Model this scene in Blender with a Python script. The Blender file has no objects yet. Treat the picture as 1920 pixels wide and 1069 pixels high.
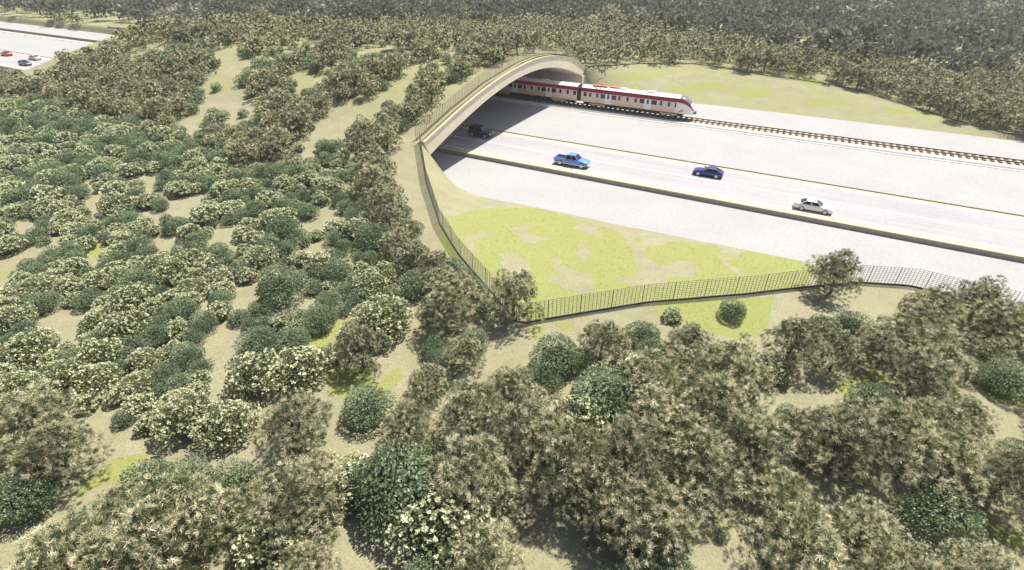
import bpy, math, random
import numpy as np
from mathutils import Vector, Matrix
random.seed(7)
RNG = np.random.default_rng(11)
scn = bpy.context.scene
COL = scn.collection

# ------------------------------------------------------------------ camera
# world: X along the motorway (towards the right of the picture), Y across it (away), metres
F_PX, CAM_H, CX, CY = 960.0, 31.0, 960.0, 534.5
PITCH = math.atan(639 / F_PX)
YAW = math.radians(27.9)
cam_d = bpy.data.cameras.new('camera'); cam = bpy.data.objects.new('camera', cam_d); COL.objects.link(cam)
cam.location = (0, 0, CAM_H)
cam.rotation_euler = (math.pi / 2 - PITCH, 0, YAW)
cam_d.sensor_fit = 'HORIZONTAL'; cam_d.sensor_width = 36
cam_d.lens = 36 * F_PX / 1920
cam_d.clip_start = 0.5; cam_d.clip_end = 6000
scn.camera = cam
scn.render.resolution_x, scn.render.resolution_y = 1024, 570

# ------------------------------------------------------------------ light
SUN_EL, SUN_AZ = math.radians(63), math.radians(21)     # azimuth from +Y towards +X
world = bpy.data.worlds.new('World'); scn.world = world; world.use_nodes = True
nt = world.node_tree; bg = nt.nodes['Background']
sky = nt.nodes.new('ShaderNodeTexSky'); sky.sky_type = 'NISHITA'; sky.sun_disc = False
sky.sun_elevation = SUN_EL; sky.sun_rotation = SUN_AZ; sky.dust_density = 2.0; sky.air_density = 1.0
nt.links.new(sky.outputs[0], bg.inputs[0]); bg.inputs[1].default_value = 0.08
sd = bpy.data.lights.new('sun', 'SUN'); sd.energy = 4.6; sd.angle = math.radians(0.6); sd.color = (1.0, 0.925, 0.80)
so = bpy.data.objects.new('sun', sd); COL.objects.link(so)
sv = Vector((math.sin(SUN_AZ) * math.cos(SUN_EL), math.cos(SUN_AZ) * math.cos(SUN_EL), math.sin(SUN_EL)))
so.rotation_euler = sv.to_track_quat('Z', 'Y').to_euler(); so.location = sv * 300
scn.view_settings.view_transform = 'Standard'; scn.view_settings.look = 'None'
scn.view_settings.exposure = 0.82; scn.view_settings.gamma = 1.0

# ------------------------------------------------------------------ pixel <-> place
def _rot(v):
    c, s = math.cos(YAW), math.sin(YAW)
    return np.array([c * v[0] - s * v[1], s * v[0] + c * v[1], v[2]])
VF = _rot((0, math.cos(PITCH), -math.sin(PITCH))); VU = _rot((0, math.sin(PITCH), math.cos(PITCH))); VR = _rot((1, 0, 0))
CAMP = np.array([0, 0, CAM_H])
def project(P):
    v = np.asarray(P, float) - CAMP
    z = v @ VF
    return np.stack([CX + F_PX * (v @ VR) / z, CY - F_PX * (v @ VU) / z, z], -1)
def rays(px):
    px = np.asarray(px, float)
    return VF + np.outer((px[:, 0] - CX) / F_PX, VR) - np.outer((px[:, 1] - CY) / F_PX, VU)
def in_poly(P, poly):
    P = np.asarray(P, float); poly = np.asarray(poly, float)
    x, y = P[:, 0], P[:, 1]; r = np.zeros(len(P), bool)
    j = len(poly) - 1
    for i in range(len(poly)):
        xi, yi = poly[i]; xj, yj = poly[j]
        c = ((yi > y) != (yj > y)) & (x < (xj - xi) * (y - yi) / ((yj - yi) or 1e-9) + xi)
        r ^= c; j = i
    return r

# ------------------------------------------------------------------ terrain
XE, XW = -46.5, -158.0                      # the two portal planes of the wildlife overpass
XM, HALF = (XE + XW) / 2, (XE - XW) / 2
RING_OUT = np.array([(59.5, 6.5), (63.8, 7.5), (68.5, 8.7), (73.5, 9.75), (79, 10.75), (84.9, 11.5), (91.3, 12), (98.4, 12.15), (106.4, 11.45), (114.4, 9.95), (120.7, 7.8), (124.4, 5.9)])
RING_IN = np.array([(60.8, 4.5), (63.5, 5.35), (68.3, 6.65), (73.4, 7.9), (78.9, 9), (84.8, 9.85), (91.3, 10.35), (98.5, 10.3), (105.5, 9.55), (112.8, 8.0), (120.4, 5.65), (123.6, 4.5)])
HILL = np.array([(10, 4), (22, 4.05), (35, 4.7), (48, 5.7), (59.5, 7.0), (68.5, 9.2), (79, 11.25), (91.3, 12.5), (98.4, 12.65), (106.4, 11.95), (114.4, 10.45), (124.4, 6.5), (135, 5.4), (148, 4.6), (165, 4)])
RIDGE_N = np.array([(0.3, 58.7), (8.3, 49.1), (15.2, 41.9), (20.5, 37.6), (31.0, 30.6), (39.8, 38.9), (47.5, 44.4), (52.8, 49.1), (57, 53), (61.6, 55.8), (71.4, 57.6), (100, 58.3), (900, 58.3)])
RIDGE_F = np.array([(0.3, 125.0), (2.7, 131), (10, 145), (20.5, 153), (40.8, 148.5), (58.3, 147), (74.2, 138.5), (84, 129.6), (100, 129.2), (900, 129.2)])
TOE_N = np.array([(-3, 65.6), (0, 64.5), (6.7, 59.8), (22.5, 61.2), (53.4, 62), (58, 60.3), (62, 60.0), (72, 60.0), (100, 60.4), (900, 60.4)])
TOE_F = np.array([(-3, 124.2), (0, 124.4), (28, 125), (82, 127), (900, 127.2)])
def vnoise(x, y, s, seed=0):
    r = np.zeros_like(x, dtype=float)
    for k, (a, b, p) in enumerate(((1, .31, 0.3), (-.42, 1.1, 1.7), (.77, -.83, 4.1), (1.7, .9, 2.2), (-1.3, 1.9, 5.0))):
        r += np.sin((a * x + b * y) / s + p + seed * 1.7 + .6 * np.sin((b * x - a * y) / s * .7 + k))
    return r / 5
def sstep(a, b, t):
    t = np.clip((t - a) / (b - a), 0, 1); return t * t * (3 - 2 * t)
def h_out(x, y):
    u = np.abs(x - XM) - HALF
    right = (x > XM)
    nat = 4 - np.where(right, 2.9, 1.5) * sstep(45, 82, u)
    fade = 1 - sstep(0, 42, u)
    hill = np.interp(y, HILL[:, 0], HILL[:, 1]) - 4
    n = vnoise(x, y, 9.0) * .28 + vnoise(x, y, 31.0, 2) * .35
    damp = np.clip(np.minimum(np.abs(u), 8) / 8, .15, 1)
    return nat + hill * fade + n * damp
def dpoly(x, y, pl):
    d = np.full(x.shape, 1e9)
    for (x0, y0), (x1, y1) in zip(pl[:-1], pl[1:]):
        dx, dy = x1 - x0, y1 - y0
        t = np.clip(((x - x0) * dx + (y - y0) * dy) / (dx * dx + dy * dy), 0, 1)
        d = np.minimum(d, np.hypot(x - x0 - t * dx, y - y0 - t * dy))
    return d
def ridge_y(u, R):
    return np.interp(u, R[:, 0], R[:, 1])
def height(x, y, outside=None):
    """ground height; outside=True forces the cutting to be open (east or west of the portal planes)"""
    x = np.asarray(x, float); y = np.asarray(y, float)
    u = np.abs(x - XM) - HALF
    z = h_out(x, y)
    open_ = (u > 1e-6) if outside is None else np.full(x.shape, outside)
    ryn, ryf = ridge_y(u, RIDGE_N), ridge_y(u, RIDGE_F)
    inside = open_ & (y > ryn) & (y < ryf)
    if inside.any():
        xi, yi, ui = x[inside], y[inside], u[inside]
        near = yi < 93
        tn, tf = np.interp(ui, TOE_N[:, 0], TOE_N[:, 1]), np.interp(ui, TOE_F[:, 0], TOE_F[:, 1])
        dr = np.where(near, dpoly(ui, yi, RIDGE_N), dpoly(ui, yi, RIDGE_F))
        dt = np.where(near, dpoly(ui, yi, TOE_N), dpoly(ui, yi, TOE_F))
        flat = (yi > tn) & (yi < tf)
        t = dt / (dt + dr + 1e-6)
        top = np.where(near, h_out(xi, np.minimum(yi, ridge_y(ui, RIDGE_N))), h_out(xi, np.maximum(yi, ridge_y(ui, RIDGE_F))))
        zz = -.12 + (top + .12) * (.75 * t + .25 * t * t * (3 - 2 * t)) + .10 * vnoise(xi, yi, 2.6, 3) * np.clip(dt / 3, 0, 1) * np.clip(dr / 2, 0, 1)
        z[inside] = np.where(flat, -.35, zz)
    return z
def is_bank(x, y):
    u = np.abs(x - XM) - HALF
    return (u > -0.5) & (y > ridge_y(u, RIDGE_N) - .3) & (y < ridge_y(u, RIDGE_F) + .3)
GX0, GX1, GY0, GY1 = -760, 360, -80, 1000
_gx, _gy = np.meshgrid(np.arange(GX0, GX1 + 1), np.arange(GY0, GY1 + 1), indexing='ij')
HG = height(_gx.astype(float), _gy.astype(float))
def hlook(x, y):
    fx = np.clip(x - GX0, 0, GX1 - GX0 - 1.001); fy = np.clip(y - GY0, 0, GY1 - GY0 - 1.001)
    i, j = fx.astype(int), fy.astype(int); a, b = fx - i, fy - j
    return (HG[i, j] * (1 - a) + HG[i + 1, j] * a) * (1 - b) + (HG[i, j + 1] * (1 - a) + HG[i + 1, j + 1] * a) * b
def pix(px, dz=0.0):
    """pixels -> first point where the sight line meets the ground raised by dz"""
    px = np.atleast_2d(np.asarray(px, float)); D = rays(px); D = D / np.linalg.norm(D, axis=1)[:, None]
    D[:, 2] = np.minimum(D[:, 2], -0.02)
    dz = np.broadcast_to(np.asarray(dz, float), (len(px),))
    t0 = (CAM_H - 14.5 - dz) / -D[:, 2]; t1 = (CAM_H + 1) / -D[:, 2]
    hit = t1.copy(); done = np.zeros(len(px), bool)
    N = 160
    for k in range(N + 1):
        t = t0 + (t1 - t0) * k / N
        P = CAMP + D * t[:, None]
        b = (P[:, 2] <= hlook(P[:, 0], P[:, 1]) + dz) & ~done
        hit[b] = t[b]; done |= b
    P = CAMP + D * hit[:, None]
    P[:, 2] = hlook(P[:, 0], P[:, 1])
    return P
def crop(pts, x0, y0, s): return [(x0 + a / s, y0 + b / s) for a, b in pts]

# ------------------------------------------------------------------ materials
def new_mat(name):
    m = bpy.data.materials.new(name); m.use_nodes = True
    n = m.node_tree; b = n.nodes['Principled BSDF']; return m, n, b
def noise_node(n, scale, detail=4, rough=.6, coord='Object'):
    tc = n.nodes.new('ShaderNodeTexCoord'); t = n.nodes.new('ShaderNodeTexNoise')
    t.inputs['Scale'].default_value = scale; t.inputs['Detail'].default_value = detail; t.inputs['Roughness'].default_value = rough
    n.links.new(tc.outputs[coord], t.inputs['Vector']); return t
def ramp(n, fac, stops):
    r = n.nodes.new('ShaderNodeValToRGB'); el = r.color_ramp.elements
    while len(el) < len(stops): el.new(.5)
    for e, (p, c) in zip(el, stops): e.position = p; e.color = (*c, 1)
    n.links.new(fac, r.inputs[0]); return r
def simple(name, col, rough=.6, var=.12, scale=3.0, metal=0.0, bump=0.0, bscale=20, coat=0.0):
    m, n, b = new_mat(name)
    t = noise_node(n, scale)
    lo = tuple(max(0, c * (1 - var)) for c in col); hi = tuple(min(1, c * (1 + var)) for c in col)
    r = ramp(n, t.outputs['Fac'], ((.3, lo), (.7, hi)))
    n.links.new(r.outputs[0], b.inputs['Base Color'])
    b.inputs['Roughness'].default_value = rough; b.inputs['Metallic'].default_value = metal
    b.inputs['Coat Weight'].default_value = coat
    if bump:
        t2 = noise_node(n, bscale); bp = n.nodes.new('ShaderNodeBump'); bp.inputs['Strength'].default_value = bump; bp.inputs['Distance'].default_value = .05
        n.links.new(t2.outputs['Fac'], bp.inputs['Height']); n.links.new(bp.outputs[0], b.inputs['Normal'])
    return m
def mix(n, fac, a, b):
    m = n.nodes.new('ShaderNodeMix'); m.data_type = 'RGBA'
    n.links.new(fac, m.inputs[0])
    for s, v in ((6, a), (7, b)):
        if isinstance(v, tuple): m.inputs[s].default_value = (*v, 1)
        else: n.links.new(v, m.inputs[s])
    return m.outputs[2]
def ground_mat():
    m, n, b = new_mat('soil_and_grass')
    t1 = noise_node(n, .35, 5); t2 = noise_node(n, 7.0, 3, .7); t3 = noise_node(n, 28.0, 2)
    soil = ramp(n, t1.outputs['Fac'], ((.3, (.275, .264, .170)), (.55, (.31, .296, .198)), (.75, (.345, .328, .228))))
    sp = ramp(n, t2.outputs['Fac'], ((.32, (.72, .72, .70)), (.6, (1.12, 1.12, 1.1))))
    mm = n.nodes.new('ShaderNodeMix'); mm.data_type = 'RGBA'; mm.blend_type = 'MULTIPLY'; mm.inputs[0].default_value = .8
    n.links.new(soil.outputs[0], mm.inputs[6]); n.links.new(sp.outputs[0], mm.inputs[7])
    gr = ramp(n, t2.outputs['Fac'], ((.3, (.235, .258, .080)), (.55, (.282, .304, .115)), (.75, (.33, .347, .155))))
    at = n.nodes.new('ShaderNodeAttribute'); at.attribute_name = 'grass'
    ad = n.nodes.new('ShaderNodeMath'); ad.operation = 'MULTIPLY_ADD'; ad.inputs[1].default_value = .35; 
    n.links.new(t2.outputs['Fac'], ad.inputs[0])
    sb = n.nodes.new('ShaderNodeMath'); sb.operation = 'SUBTRACT'; sb.inputs[1].default_value = .175
    n.links.new(at.outputs['Fac'], sb.inputs[0]); n.links.new(sb.outputs[0], ad.inputs[2])
    cl = ramp(n, ad.outputs[0], ((.40, (0, 0, 0)), (.58, (1, 1, 1))))
    c = mix(n, cl.outputs[0], mm.outputs[2], gr.outputs[0])
    n.links.new(c, b.inputs['Base Color']); b.inputs['Roughness'].default_value = .95; b.inputs['Specular IOR Level'].default_value = .1
    bp = n.nodes.new('ShaderNodeBump'); bp.inputs['Strength'].default_value = .6; bp.inputs['Distance'].default_value = .12
    n.links.new(t3.outputs['Fac'], bp.inputs['Height']); n.links.new(bp.outputs[0], b.inputs['Normal'])
    return m
def gravel_mat(name, lo, hi):
    m, n, b = new_mat(name)
    t1 = noise_node(n, 2.6, 5, .8); t2 = noise_node(n, .12, 3)
    r = ramp(n, t1.outputs['Fac'], ((.33, lo), (.62, hi)))
    r2 = ramp(n, t2.outputs['Fac'], ((.3, (.93, .92, .91)), (.7, (1, 1, 1))))
    mm = n.nodes.new('ShaderNodeMix'); mm.data_type = 'RGBA'; mm.blend_type = 'MULTIPLY'; mm.inputs[0].default_value = 1
    n.links.new(r.outputs[0], mm.inputs[6]); n.links.new(r2.outputs[0], mm.inputs[7])
    n.links.new(mm.outputs[2], b.inputs['Base Color']); b.inputs['Roughness'].default_value = .9; b.inputs['Specular IOR Level'].default_value = .15
    bp = n.nodes.new('ShaderNodeBump'); bp.inputs['Strength'].default_value = .5; bp.inputs['Distance'].default_value = .08
    n.links.new(t1.outputs['Fac'], bp.inputs['Height']); n.links.new(bp.outputs[0], b.inputs['Normal'])
    return m
def road_mat():
    m, n, b = new_mat('pinkish_road')
    tc = n.nodes.new('ShaderNodeTexCoord'); mp = n.nodes.new('ShaderNodeMapping'); mp.inputs['Scale'].default_value = (.03, 1.1, 1)
    n.links.new(tc.outputs['Object'], mp.inputs['Vector'])
    t1 = n.nodes.new('ShaderNodeTexNoise'); t1.inputs['Scale'].default_value = 1.0; t1.inputs['Detail'].default_value = 5; n.links.new(mp.outputs[0], t1.inputs['Vector'])
    t2 = noise_node(n, 2.5, 4, .7); t3 = noise_node(n, .09, 2)
    r1 = ramp(n, t1.outputs['Fac'], ((.3, (.33, .325, .345)), (.55, (.37, .36, .38)), (.75, (.40, .39, .405))))
    r2 = ramp(n, t2.outputs['Fac'], ((.3, (.9, .9, .9)), (.65, (1.04, 1.04, 1.04))))
    r3 = ramp(n, t3.outputs['Fac'], ((.4, (.95, .95, .96)), (.6, (1.02, 1.0, 1.0))))
    c = r1.outputs[0]
    for r in (r2, r3):
        mm = n.nodes.new('ShaderNodeMix'); mm.data_type = 'RGBA'; mm.blend_type = 'MULTIPLY'; mm.inputs[0].default_value = 1
        n.links.new(c, mm.inputs[6]); n.links.new(r.outputs[0], mm.inputs[7]); c = mm.outputs[2]
    n.links.new(c, b.inputs['Base Color']); b.inputs['Roughness'].default_value = .85; b.inputs['Specular IOR Level'].default_value = .2
    return m
def leaf_mat(name, stops, trans=.25, ovar=.25):
    m = bpy.data.materials.new(name); m.use_nodes = True; n = m.node_tree; n.nodes.clear()
    out = n.nodes.new('ShaderNodeOutputMaterial'); d = n.nodes.new('ShaderNodeBsdfDiffuse'); t = n.nodes.new('ShaderNodeBsdfTranslucent'); mx = n.nodes.new('ShaderNodeMixShader')
    at = n.nodes.new('ShaderNodeAttribute'); at.attribute_name = 'tint'
    r = ramp(n, at.outputs['Fac'], stops)
    oi = n.nodes.new('ShaderNodeObjectInfo'); mr = n.nodes.new('ShaderNodeMapRange')
    mr.inputs['To Min'].default_value = 1 - ovar; mr.inputs['To Max'].default_value = 1 + ovar
    n.links.new(oi.outputs['Random'], mr.inputs['Value'])
    v = n.nodes.new('ShaderNodeVectorMath'); v.operation = 'SCALE'
    n.links.new(r.outputs[0], v.inputs[0]); n.links.new(mr.outputs[0], v.inputs['Scale'])
    n.links.new(v.outputs[0], d.inputs[0]); n.links.new(v.outputs[0], t.inputs[0])
    mx.inputs[0].default_value = trans
    n.links.new(d.outputs[0], mx.inputs[1]); n.links.new(t.outputs[0], mx.inputs[2]); n.links.new(mx.outputs[0], out.inputs[0])
    return m
M = {}
M['ground'] = ground_mat()
M['gravel'] = gravel_mat('pale_gravel', (.315, .323, .33), (.39, .397, .404))
M['ballast'] = gravel_mat('cream_ballast', (.38, .37, .30), (.50, .48, .40))
M['road'] = road_mat()
M['line'] = simple('road_paint', (.80, .79, .77), .6, .05)
M['shoulder'] = simple('cream_concrete', (.44, .405, .29), .8, .1, 2)
M['edge'] = simple('edge_concrete', (.36, .32, .27), .85, .12, 2)
M['darkedge'] = simple('shaded_edge', (.33, .285, .23), .9, .15, 2)  # darker tone puts the shade of near-side faces into the colour
M['joint'] = simple('joint_filler', (.30, .285, .29), .9, .1, 2)
M['kerb'] = simple('kerb_concrete', (.72, .70, .68), .8, .08, 2)
M['ring'] = simple('portal_concrete', (.70, .62, .49), .75, .07, .6, bump=.2)
M['lining'] = simple('tunnel_lining', (.60, .58, .57), .8, .08, .4)
M['sleeper'] = simple('sleeper_wood', (.135, .098, .082), .85, .25, 2)
M['rail'] = simple('rail_steel', (.19, .145, .12), .5, .2, 2, metal=.4)
M['fence'] = simple('fence_metal', (.21, .19, .15), .6, .2, 2)
M['foot_shade'] = simple('fence_foot_shade', (.12, .112, .088), .9, .2, 1)  # dark colour for the shade painted in along the fence foot
M['bark'] = simple('grey_bark', (.19, .155, .12), .9, .25, 4)
M['train_white'] = simple('train_white', (.76, .715, .70), .35, .03, 1)
M['train_pink'] = simple('train_pale_side', (.66, .52, .49), .4, .04, 1)
M['train_beige'] = simple('train_beige_skirt', (.66, .50, .36), .45, .06, 1)
M['train_red'] = simple('train_dark_red', (.30, .02, .026), .4, .08, 1)
M['dark'] = simple('dark_rubber', (.025, .024, .024), .7, .2, 2)
M['glass'] = simple('dark_glass', (.022, .02, .026), .08, .1, 1)
M['greyglass'] = simple('grey_glass', (.16, .15, .16), .1, .1, 1)
M['panto'] = simple('pantograph_paint', (.46, .16, .07), .5, .15, 2)
M['bogie'] = simple('bogie_cream', (.52, .45, .34), .6, .12, 2)
M['rim'] = simple('rim_silver', (.62, .60, .58), .35, .08, 3, metal=.5)
M['chrome'] = simple('trim_silver', (.68, .66, .64), .3, .05, 2, metal=.4)
M['lamp'] = simple('lamp_lens', (.75, .74, .70), .15, .05, 2)
M['tail'] = simple('tail_lens', (.35, .02, .02), .2, .1, 2)
M['olive'] = leaf_mat('olive_blades', ((0, (.04, .068, .027)), (.3, (.16, .185, .09)), (.6, (.56, .535, .35)), (1, (.88, .83, .62))), .2, .16)
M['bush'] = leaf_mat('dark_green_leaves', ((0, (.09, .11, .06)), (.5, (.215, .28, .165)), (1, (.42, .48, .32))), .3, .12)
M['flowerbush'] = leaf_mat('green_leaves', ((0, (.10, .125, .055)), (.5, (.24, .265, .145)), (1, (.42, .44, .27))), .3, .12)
M['tuft'] = leaf_mat('grass_tufts', ((0, (.33, .36, .13)), (.5, (.43, .46, .20)), (1, (.52, .49, .31))), .4, .05)
M['blossom'] = leaf_mat('cream_blossom', ((0, (.50, .54, .32)), (1, (.86, .87, .66))), .15, .06)
M['forest'] = leaf_mat('forest_leaves', ((0, (.08, .092, .068)), (.5, (.155, .17, .128)), (.9, (.22, .23, .175)), (1, (.46, .43, .32))), .35, .12)

# ------------------------------------------------------------------ mesh helpers
def link(name, me, mat=None, parent=None):
    o = bpy.data.objects.new(name, me); COL.objects.link(o)
    if mat is not None and me is not None and not me.materials: me.materials.append(mat)
    if parent is not None: o.parent = parent
    return o
def np_mesh(name, V, Q, tint=None, attr='tint', smooth=False):
    """V (n,3); Q (m,4) or (m,3)"""
    me = bpy.data.meshes.new(name); V = np.asarray(V, np.float32); Q = np.asarray(Q, np.int32)
    k = Q.shape[1]
    me.vertices.add(len(V)); me.vertices.foreach_set('co', V.ravel())
    me.loops.add(Q.size); me.loops.foreach_set('vertex_index', Q.ravel())
    me.polygons.add(len(Q)); me.polygons.foreach_set('loop_start', np.arange(0, Q.size, k, dtype=np.int32))
    me.polygons.foreach_set('loop_total', np.full(len(Q), k, np.int32))
    if smooth: me.polygons.foreach_set('use_smooth', np.ones(len(Q), bool))
    if tint is not None:
        a = me.attributes.new(attr, 'FLOAT', 'POINT'); a.data.foreach_set('value', np.asarray(tint, np.float32))
    me.update(calc_edges=True); return me
class MB:
    def __init__(s): s.v = []; s.f = []
    def add(s, vs, fs):
        o = len(s.v); s.v += [tuple(map(float, v)) for v in vs]; s.f += [tuple(i + o for i in f) for f in fs]; return s
    def box(s, x0, x1, y0, y1, z0, z1, bev=0):
        if bev:
            b = min(bev, (x1 - x0) / 2.01, (y1 - y0) / 2.01, (z1 - z0) / 2.01)
            def ring(z, d): return [(x0 + d, y0 + d, z), (x1 - d, y0 + d, z), (x1 - d, y1 - d, z), (x0 + d, y1 - d, z)]
            vs = ring(z0, b) + ring(z0 + b, 0) + ring(z1 - b, 0) + ring(z1, b); fs = [(3, 2, 1, 0), (12, 13, 14, 15)]
            for r in range(3):
                for i in range(4): fs.append((r * 4 + i, r * 4 + (i + 1) % 4, r * 4 + 4 + (i + 1) % 4, r * 4 + 4 + i))
            return s.add(vs, fs)
        vs = [(x0, y0, z0), (x1, y0, z0), (x1, y1, z0), (x0, y1, z0), (x0, y0, z1), (x1, y0, z1), (x1, y1, z1), (x0, y1, z1)]
        return s.add(vs, [(3, 2, 1, 0), (4, 5, 6, 7), (0, 1, 5, 4), (1, 2, 6, 5), (2, 3, 7, 6), (3, 0, 4, 7)])
    def cyl(s, c, axis, r, l, n=16, r2=None):
        c = Vector(c); a = Vector(axis).normalized(); u = a.orthogonal().normalized(); w = a.cross(u); r2 = r if r2 is None else r2
        vs = []
        for k, (t, rr) in enumerate(((-l / 2, r), (l / 2, r2))):
            for i in range(n):
                an = 2 * math.pi * i / n; vs.append(c + a * t + (u * math.cos(an) + w * math.sin(an)) * rr)
        fs = [tuple(range(n))[::-1], tuple(range(n, 2 * n))] + [(i, (i + 1) % n, n + (i + 1) % n, n + i) for i in range(n)]
        return s.add(vs, fs)
    def bar(s, p, q, r, n=5, r2=None):
        p, q = Vector(p), Vector(q); d = q - p
        return s.cyl((p + q) / 2, d, r, d.length, n, r2)
    def loft(s, rings, closed=True, caps=True):
        n = len(rings[0]); vs = [p for r in rings for p in r]; fs = []
        for k in range(len(rings) - 1):
            for i in range(n if closed else n - 1):
                fs.append((k * n + i, k * n + (i + 1) % n, (k + 1) * n + (i + 1) % n, (k + 1) * n + i))
        if caps: fs += [tuple(range(n))[::-1], tuple((len(rings) - 1) * n + i for i in range(n))]
        return s.add(vs, fs)
    def mesh(s, name, smooth=False):
        me = bpy.data.meshes.new(name); me.from_pydata(s.v, [], s.f)
        if smooth: me.polygons.foreach_set('use_smooth', np.ones(len(me.polygons), bool))
        me.update(); return me
    def build(s, name, mat, parent=None, smooth=False): return link(name, s.mesh(name, smooth), mat, parent)
def tag(o, label, cat, group=None, kind=None):
    if label: o['label'] = label
    if cat: o['category'] = cat
    if group: o['group'] = group
    if kind: o['kind'] = kind
    return o
def struct(o): o['kind'] = 'structure'; return o
def empty(name, loc=(0, 0, 0), rz=0.0):
    o = bpy.data.objects.new(name, None); COL.objects.link(o); o.location = loc; o.rotation_euler = (0, 0, rz); o.empty_display_size = .3; return o
def copy_tree(o, parent=None):
    c = o.copy(); COL.objects.link(c)
    if parent is not None: c.parent = parent
    for ch in list(o.children): copy_tree(ch, c)
    return c

# ------------------------------------------------------------------ ground sheet
NEARC = (760, 360, 3.0)
BANK_GREEN = [(825, 413), (893, 393), (947, 390), (1007, 391), (1080, 410), (1143, 428), (1187, 445), (1240, 452), (1300, 456), (1400, 470), (1500, 490), (1530, 505), (1500, 545), (1300, 555), (1200, 565), (1000, 605), (930, 545), (890, 505), (840, 440)]
BANK_HOLES = [crop(p, *NEARC) for p in (
    [(330, 250), (500, 210), (510, 240), (400, 270), (410, 350), (370, 370)],
    [(570, 210), (690, 180), (690, 240), (820, 260), (740, 295), (680, 290), (650, 250)],
    [(530, 350), (620, 330), (640, 370), (710, 400), (715, 490), (740, 560), (600, 470), (530, 480), (540, 400)],
    [(820, 350), (860, 360), (890, 430), (1010, 450), (1080, 520), (1080, 570), (980, 580), (860, 520), (770, 480), (850, 450)],
    [(980, 290), (1030, 300), (1050, 350), (1010, 415), (960, 360)],
    [(940, 210), (1000, 170), (1080, 190), (1110, 270), (1030, 240)],
    [(1160, 210), (1230, 230), (1330, 290), (1390, 400), (1430, 420), (1510, 390), (1590, 390), (1690, 450), (1620, 480), (1500, 480), (1450, 530), (1330, 530), (1250, 530), (1180, 480), (1260, 465), (1330, 500), (1280, 340), (1230, 260)],
    [(1300, 210), (1480, 270), (1460, 300), (1350, 310)],
    [(1720, 330), (1800, 380), (1920, 470), (1900, 490), (1760, 380)],
    [(1750, 305), (1920, 330), (1830, 390)])]
OTHER_GREEN = [
    [(818, 415), (835, 425), (858, 480), (845, 490), (830, 460)],
    [(988, 612), (1012, 612), (1016, 644), (1000, 640)],
    [(1040, 600), (1060, 600), (1075, 625), (1050, 622)],
    [(1225, 562), (1440, 560), (1452, 590), (1440, 615), (1390, 640), (1300, 610), (1230, 600)],
    [(155, 472), (185, 448), (210, 465), (182, 486)], [(580, 640), (640, 588), (640, 625), (613, 650), (590, 680)],
    [(269, 851), (255, 898), (197, 913), (130, 935), (200, 869)], [(0, 505), (15, 505), (12, 530), (0, 532)],
    [(690, 735), (740, 694), (750, 700), (745, 725), (715, 740)], [(640, 735), (682, 700), (690, 722), (655, 750)],
    [(1560, 730), (1575, 712), (1660, 695), (1660, 715), (1610, 746), (1580, 745)], [(1848, 722), (1870, 728), (1922, 752), (1922, 770), (1860, 752)],
    [(1795, 975), (1842, 965), (1925, 1015), (1925, 1040), (1850, 1010)], [(640, 462), (725, 470), (738, 492), (700, 495)],
    [(610, 690), (690, 690), (700, 720), (640, 745), (610, 730)], [(1340, 990), (1362, 985), (1366, 1006), (1348, 1008)]]
FAR_GREEN = [[(1140, 150), (1235, 134), (1255, 140), (1195, 152)], [(1235, 165), (1340, 155), (1370, 165), (1290, 172)], [(1385, 166), (1445, 168), (1448, 182), (1385, 183)],
             [(1490, 128), (1545, 160), (1520, 163), (1470, 140)], [(1510, 185), (1560, 190), (1590, 200), (1520, 195)], [(1650, 202), (1760, 215), (1740, 219), (1660, 210)], [(1150, 165), (1210, 160), (1190, 170)], [(1600, 170), (1660, 176), (1640, 182)]]
def axis(segs):
    out = []
    for a, b, st in segs:
        n = max(1, int(round((b - a) / st))); out += list(np.linspace(a, b, n, endpoint=False))
    return out + [segs[-1][1]]
XS_E = axis([(XE, 44, .55), (44, 90, 1.5), (90, 200, 6), (200, 700, 50), (700, 3200, 250)])
XS_M = axis([(XW, XE, 1.0)])
XS_W = axis([(-3400, -900, 250), (-900, -420, 40), (-420, -230, 5), (-230, XW, 1.5)])
YS = axis([(-2400, -200, 220), (-200, -40, 10), (-40, -6, 1.5), (-6, 66, .55), (66, 122, 1.4), (122, 160, .8), (160, 260, 4), (260, 700, 20), (700, 3400, 150)])
GV, GQ = [], []
off = 0
for xs, outside in ((XS_W, True), (XS_M, False), (XS_E, True)):
    gx, gy = np.meshgrid(xs, YS, indexing='ij')
    z = height(gx.ravel(), gy.ravel(), outside)
    GV.append(np.stack([gx.ravel(), gy.ravel(), z], 1))
    i, j = np.meshgrid(np.arange(len(xs) - 1), np.arange(len(YS) - 1), indexing='ij'); i = i.ravel(); j = j.ravel(); w = len(YS)
    GQ.append(np.stack([i * w + j, (i + 1) * w + j, (i + 1) * w + j + 1, i * w + j + 1], 1) + off); off += len(xs) * w
GV = np.concatenate(GV); GQ = np.concatenate(GQ)
def wpoly(p): return pix(p)[:, :2]
def densify(p, n=5):
    p = np.asarray(p, float); q = np.roll(p, -1, 0)
    return np.concatenate([p + (q - p) * k / n for k in range(n)]).reshape(n, -1, 2).transpose(1, 0, 2).reshape(-1, 2)
wob = np.stack([GV[:, 0] + .35 * vnoise(GV[:, 0], GV[:, 1], .9, 5), GV[:, 1] + .35 * vnoise(GV[:, 1], GV[:, 0], .9, 8)], 1)
grass = .22 + .20 * vnoise(GV[:, 0], GV[:, 1], 7.0, 6)
grass = np.where((GV[:, 1] > 62) & (GV[:, 1] < 170), .44 + .06 * vnoise(GV[:, 0], GV[:, 1], 5, 9), grass)
g = in_poly(wob, wpoly(densify(BANK_GREEN)))
for hl in BANK_HOLES: g &= ~in_poly(wob, wpoly(densify(hl)))
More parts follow.
